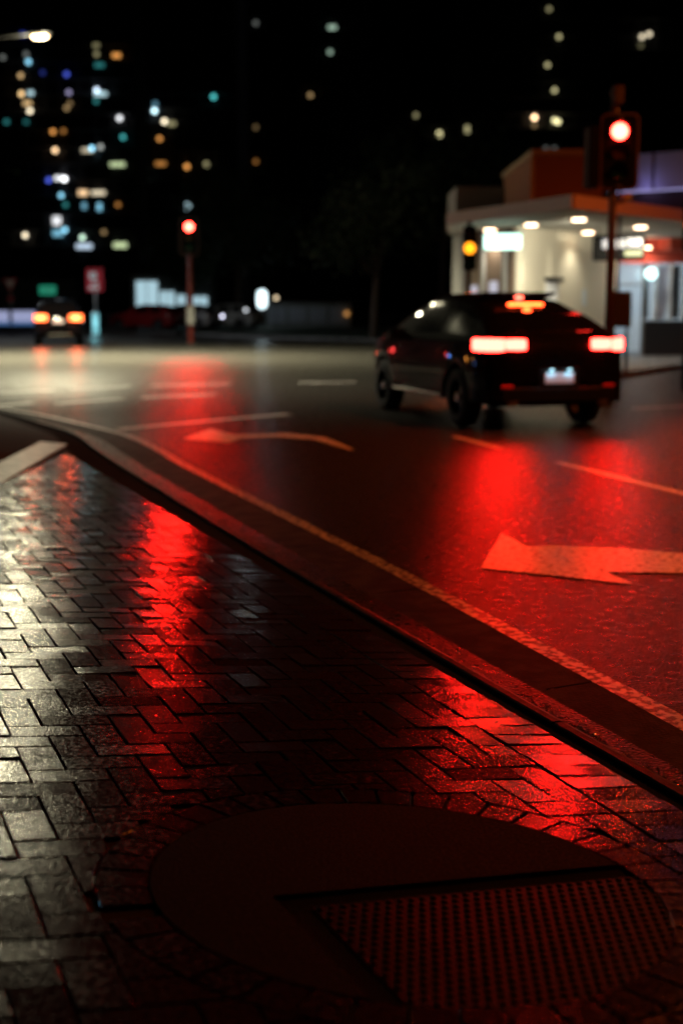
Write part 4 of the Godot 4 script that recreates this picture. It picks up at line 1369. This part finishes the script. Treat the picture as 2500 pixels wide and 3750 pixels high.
# ---------------------------------------------------------------- trees
func tree(called: String, label: String, at: Vector3, h: float, r: float, leaves: int, lean: float, m: Material) -> void:
	var t := thing(called, label, "tree", at, 0.0, "street trees across the junction")
	var p0 := Vector3.ZERO
	var path := []
	var rad := []
	for i in 7:
		var f := i / 6.0
		path.append(Vector3(lean * sin(f * 2.6) + rng.randf_range(-0.04, 0.04), h * 0.62 * f, rng.randf_range(-0.05, 0.05)))
		rad.append(lerpf(0.17, 0.06, f) * h / 7.0)
	obj("trunk", tube(path, rad, 10), M.bark, t)
	var tips := []
	for i in 9:
		var f := rng.randf_range(0.55, 1.0)
		var s: Vector3 = path[int(f * 6)]
		var a := TAU * i / 9.0 + rng.randf_range(-0.3, 0.3)
		var e := s + Vector3(cos(a) * r * rng.randf_range(0.5, 0.9), rng.randf_range(0.2, 0.42) * h, sin(a) * r * rng.randf_range(0.5, 0.9))
		obj("limb", tube([s, s.lerp(e, 0.5) + Vector3(0, 0.2, 0), e], [0.06, 0.04, 0.015], 6), M.bark, t)
		tips.append(e)
		tips.append(s.lerp(e, 0.65) + Vector3(rng.randf_range(-0.5, 0.5), 0.3, rng.randf_range(-0.5, 0.5)))
	var st := st_new()
	for i in leaves:
		var c: Vector3 = tips[rng.randi() % tips.size()] + Vector3(rng.randfn(0, r * 0.24), rng.randfn(0, r * 0.18), rng.randfn(0, r * 0.24))
		var d := Vector3(rng.randfn(), rng.randfn() * 0.6, rng.randfn()).normalized()
		var s := d.cross(Vector3(rng.randfn(), rng.randfn(), rng.randfn())).normalized()
		var l := rng.randf_range(0.10, 0.22)
		quad(st, c - d * l, c + s * l * 0.45, c + d * l, c - s * l * 0.45)
	obj("crown", done(st), m, t)

func trees() -> void:
	tree("tree", "slim bare-stemmed tree left of the black car across the junction", Vector3(1.42, 0.1, -62.5), 8.0, 2.6, 5000, 0.10, M.leaf_dark)
	tree("tree", "dark tree over the oval sign and the parked cars", Vector3(-6.4, 0.1, -87.0), 9.0, 3.4, 6000, 0.2, M.leaf_dark)
	tree("tree", "dark tree overhanging the floodlit white building", Vector3(-9.6, 0.1, -92.0), 7.0, 2.6, 6000, -0.25, M.leaf_dark)
	tree("tree", "large shadowy tree standing right of the dim low building", Vector3(5.5, 0.1, -80.0), 11.0, 4.2, 7000, 0.15, M.leaf_dark)
	tree("tree", "dark green tree at the left edge before the lit tower", Vector3(-18.9, 0.0, -67.0), 9.5, 2.6, 6000, -0.1, M.leaf)

# ---------------------------------------------------------------- towers
const LIT := [
	["a",-55.59,44.23,0.00,0.41,"c",2.48], ["a",-57.03,41.86,0.00,0.41,"t",1.24], ["a",-55.94,45.54,0.00,0.41,"g",0.35], ["a",-60.10,44.98,0.00,0.41,"g",0.35], ["a",-48.86,42.09,0.00,0.41,"b",1.24],
	["a",-53.12,42.35,0.00,0.41,"b",0.25], ["a",-48.56,38.96,0.00,0.41,"pu",0.99], ["a",-57.01,38.70,0.00,0.41,"t",2.98], ["a",-55.59,35.75,0.00,0.41,"cr",3.48], ["a",-49.02,36.24,0.00,0.41,"t",0.60],
	["a",-48.41,37.08,0.00,0.41,"t",0.35], ["a",-43.57,39.34,0.00,0.41,"bw",3.97], ["a",-43.73,37.45,0.00,0.41,"te",0.50], ["a",-43.45,45.54,0.00,0.41,"ol",0.50], ["a",-39.63,34.50,0.00,0.41,"w",2.98],
	["b",-42.88,38.97,0.00,0.47,"w",4.47], ["b",-41.66,39.41,0.00,0.47,"pu",0.75], ["b",-38.20,40.71,0.00,0.47,"cw",4.97], ["b",-36.23,38.63,0.00,0.47,"cr",3.97], ["b",-26.11,43.52,0.00,0.47,"te",1.99],
	["a",-51.60,32.15,0.00,0.41,"o",1.74], ["a",-49.72,32.26,0.00,0.41,"o",0.60], ["a",-39.08,31.20,0.00,0.41,"te",1.24], ["b",-37.27,35.19,0.00,0.47,"o",1.49], ["a",-51.30,28.91,0.00,0.41,"ow",3.97],
	["a",-44.72,29.22,0.00,0.41,"c",3.97], ["a",-43.15,29.49,0.00,0.41,"g",1.24], ["b",-41.35,32.97,0.00,0.47,"b",0.35], ["b",-40.74,29.82,0.00,0.47,"o",0.40], ["b",-31.76,29.60,0.00,0.47,"o",1.99],
	["b",-27.72,30.04,0.00,0.47,"ol",0.99], ["a",-49.76,23.86,0.00,0.41,"w",5.96], ["a",-52.59,23.67,0.00,0.41,"b",1.74], ["b",-41.82,27.62,0.00,0.47,"gw",4.47], ["a",-50.43,20.98,0.00,0.41,"c",2.48],
	["a",-49.69,19.33,0.00,0.41,"te",0.50], ["a",-40.25,19.33,0.00,0.41,"o",0.65], ["a",-49.94,14.88,0.00,0.41,"c",2.98], ["a",-57.15,13.91,0.00,0.41,"cr",3.48], ["a",-46.81,13.52,0.00,0.41,"gw",2.98],
	["a",-42.92,14.49,0.00,0.41,"t",0.50], ["b",-41.45,17.03,0.00,0.47,"o",0.50], ["c",-19.11,63.67,0.00,0.51,"g",0.25], ["c",-6.99,48.05,0.00,0.51,"t",0.60], ["c",-19.31,41.04,0.00,0.51,"t",0.20],
	["c",-19.37,33.51,0.00,0.51,"o",0.40], ["a",-56.41,48.90,0.81,0.71,"b",0.64], ["a",-55.37,38.85,1.01,0.71,"cw",1.11], ["a",-56.01,37.08,1.42,0.71,"t",0.97], ["a",-59.82,33.86,0.81,0.71,"te",0.31],
	["a",-56.31,33.86,0.81,0.71,"te",0.21], ["a",-42.92,38.70,2.23,0.71,"cw",1.05], ["a",-43.49,47.03,1.01,0.71,"ol",0.28], ["a",-42.99,43.66,1.62,0.71,"te",0.29], ["a",-39.93,45.31,1.42,0.71,"o",1.13],
	["b",-43.18,37.67,0.82,0.82,"w",1.79], ["b",-38.04,42.01,0.82,1.04,"c",0.41], ["b",-34.76,38.19,1.62,0.82,"ol",0.44], ["a",-45.51,28.91,2.03,0.71,"cr",0.75], ["a",-40.20,26.43,2.64,0.71,"yg",0.94],
	["b",-37.14,30.17,2.09,0.82,"o",0.65], ["a",-50.74,24.02,1.62,0.71,"w",1.62], ["a",-46.49,21.44,1.62,0.91,"ow",1.45], ["a",-43.74,21.44,2.43,0.71,"cr",1.08], ["a",-46.35,19.13,0.71,1.11,"c",0.63],
	["a",-43.60,18.94,0.71,1.32,"c",1.07], ["a",-51.35,16.51,1.42,1.52,"w",1.25], ["a",-51.21,14.30,1.82,1.11,"c",0.75], ["a",-46.54,11.97,2.84,0.91,"bw",1.03], ["a",-40.01,12.16,2.43,0.91,"yg",0.96],
	["b",-31.67,21.46,0.93,1.51,"cw",1.67], ["c",-2.07,62.73,1.79,0.90,"gw",0.61], ["c",-2.56,57.42,0.90,0.90,"gw",0.56], ["d",39.89,57.79,0.00,0.44,"ol",0.50], ["d",41.90,52.65,0.00,0.44,"ol",0.99],
	["d",39.82,47.36,0.00,0.44,"ol",0.99], ["d",41.27,42.66,0.00,0.44,"ol",1.24], ["d",37.48,37.52,0.00,0.44,"ow",7.45], ["d",41.40,36.98,0.00,0.44,"ol",2.98], ["d",42.04,36.69,0.00,0.44,"ol",3.48],
	["d",57.90,52.65,0.00,0.44,"cr",1.99], ["d",59.27,53.13,0.00,0.44,"cr",1.99], ["c",16.71,43.67,0.00,0.51,"ol",0.50], ["d",39.81,31.60,0.00,0.44,"g",0.20], ["d",41.51,31.60,0.00,0.44,"g",0.20],
	["d",37.51,36.07,0.77,0.77,"t",0.37], ["c",22.05,39.61,0.90,1.25,"ol",1.80], ["d",24.44,35.25,0.77,1.43,"ol",0.59], ["d",57.74,51.02,0.77,0.77,"ol",0.16]
]

func towers() -> void:
	var pal := {"b": Color(0.10, 0.16, 1.0), "c": Color(0.30, 0.75, 1.0), "t": Color(1.0, 0.66, 0.30), "w": Color(0.95, 0.97, 1.0), "bw": Color(0.65, 0.82, 1.0), "g": Color(0.7, 0.75, 0.7), "te": Color(0.10, 0.7, 0.7), "o": Color(1.0, 0.42, 0.10), "ol": Color(0.9, 0.82, 0.42), "cr": Color(1.0, 0.86, 0.6), "yg": Color(0.75, 0.92, 0.5), "gw": Color(0.7, 1.0, 0.78), "cw": Color(0.62, 0.92, 1.0), "pu": Color(0.6, 0.55, 0.9), "ow": Color(1.0, 0.66, 0.36)}
	var spec := {"a": [-66.0, -37.2, -262.0, 66.0, "tall apartment tower full of lit windows at upper left"], "b": [-45.0, -22.5, -300.0, 76.0, "apartment tower with scattered lit windows above the far red signal"], "c": [-21.0, 26.0, -330.0, 90.0, "nearly dark broad tower in the middle of the skyline"], "d": [23.0, 72.0, -285.0, 84.0, "dark tower with a column of dim lights above the shop"]}
	for key in spec:
		var e: Array = spec[key]
		var w: float = e[1] - e[0]
		var t := thing("apartment_tower", e[4], "building", Vector3((e[0] + e[1]) / 2, -0.05, e[2]), 0.0, "towers of the skyline")
		obj("wall", box(Vector3(w, e[3], 18.0)), M.tower_wall, t, Vector3(0, e[3] / 2, -9.5))
		var y := 3.0
		while y < e[3]:
			obj("balcony_slab", box(Vector3(w - 1.0, 0.22, 1.1)), M.tower_slab, t, Vector3(0, y, 0.0))
			y += 2.95
		# unlit panes that read as one dark mass
		var st := SurfaceTool.new()
		var pane := box(Vector3(1.9, 1.7, 0.1))
		y = 4.6
		while y < e[3] - 1:
			var x := -w / 2 + 2.0
			while x < w / 2 - 1.5:
				st.append_from(pane, 0, Transform3D(Basis(), Vector3(x, y, -0.46)))
				x += 3.1
			y += 2.95
		obj("dark_windows", st.commit(), M.tower_glass, t).set_meta("kind", "stuff")
		for l in LIT:
			if l[0] != key:
				continue
			var em := glow("window_%s_%d" % [l[5], int(l[6] * 20)], pal[l[5]], l[6] * (0.75 if l[3] == 0.0 else 0.9))
			var at := Vector3(l[1] - t.position.x, l[2], 0.65)
			if l[3] == 0.0:
				obj("balcony_lamp", ball(l[4], 12), em, t, at)
			else:
				var o := obj("lit_window", box(Vector3(l[3], l[4], 0.1)), em, t, at)
				obj("window_frame", box(Vector3(l[3] + 0.16, 0.07, 0.14)), M.tower_slab, o, Vector3(0, -l[4] / 2 - 0.05, 0))

# ---------------------------------------------------------------- scene
func _ready() -> void:
	rng.seed = 7
	# camera: 50 mm lens wide open, focused on the near bricks
	var cam := Camera3D.new()
	cam.name = "camera"
	cam.position = Vector3(0, CAM_H, 0)
	cam.rotation_degrees.x = -8.337
	cam.fov = 39.66
	cam.near = 0.05
	cam.far = 1500.0
	var ca := CameraAttributesPhysical.new()
	ca.frustum_focal_length = 50.0
	ca.frustum_focus_distance = 5.1
	ca.frustum_near = 0.05
	ca.frustum_far = 1500.0
	ca.exposure_aperture = 1.65
	cam.attributes = ca
	add_child(cam)
	cam.fov = 39.66
	cam.current = true
	# night sky
	var env := Environment.new()
	env.background_mode = Environment.BG_SKY
	var sm := ProceduralSkyMaterial.new()
	sm.sky_top_color = Color(0.012, 0.012, 0.016)
	sm.sky_horizon_color = Color(0.016, 0.015, 0.016)
	sm.ground_bottom_color = Color(0.01, 0.01, 0.01)
	sm.ground_horizon_color = Color(0.012, 0.012, 0.012)
	var sky := Sky.new()
	sky.sky_material = sm
	env.sky = sky
	env.background_energy_multiplier = 0.5
	env.tonemap_mode = Environment.TONE_MAPPER_LINEAR
	env.tonemap_exposure = 1.0
	env.sdfgi_enabled = true
	env.ssao_enabled = true
	env.ssil_enabled = true
	var we := WorldEnvironment.new()
	we.name = "world_environment"
	we.environment = env
	add_child(we)
	make_materials()
	# street lamps: one in view, one above the frame, a sodium lamp off to the right
	street_lamp("bright warm white street lamp on an arm at the top left", Vector3(-8.58, 9.12, -42.0), Vector2(-11.6, -43.0), Color(1.0, 0.92, 0.60), 2400.0, "lamp_cream", 14.0, 68.0, 17.0)
	street_lamp("warm white street lamp reaching in above the left edge of the picture", Vector3(-5.0, 9.2, -27.5), Vector2(-9.6, -29.5), Color(1.0, 0.92, 0.66), 220.0, "lamp_cream_b", 2.0, 56.0, 0.25)
	street_lamp("orange sodium street lamp beside the turning lane, right of the view", Vector3(7.5, 8.6, -14.0), Vector2(10.2, -14.5), Color(1.0, 0.17, 0.018), 95.0, "lamp_sodium", 20.0, 86.0)
	street_lamp("orange sodium street lamp at the shop corner, right of the view", Vector3(9.8, 8.6, -24.5), Vector2(12.4, -25.5), Color(1.0, 0.17, 0.018), 42.0, "lamp_sodium", 20.0, 86.0)

	build_footpath()
	build_road()
	towers()
	corner_shop()
	cars()
	traffic_signals()
	far_things()
	trees()
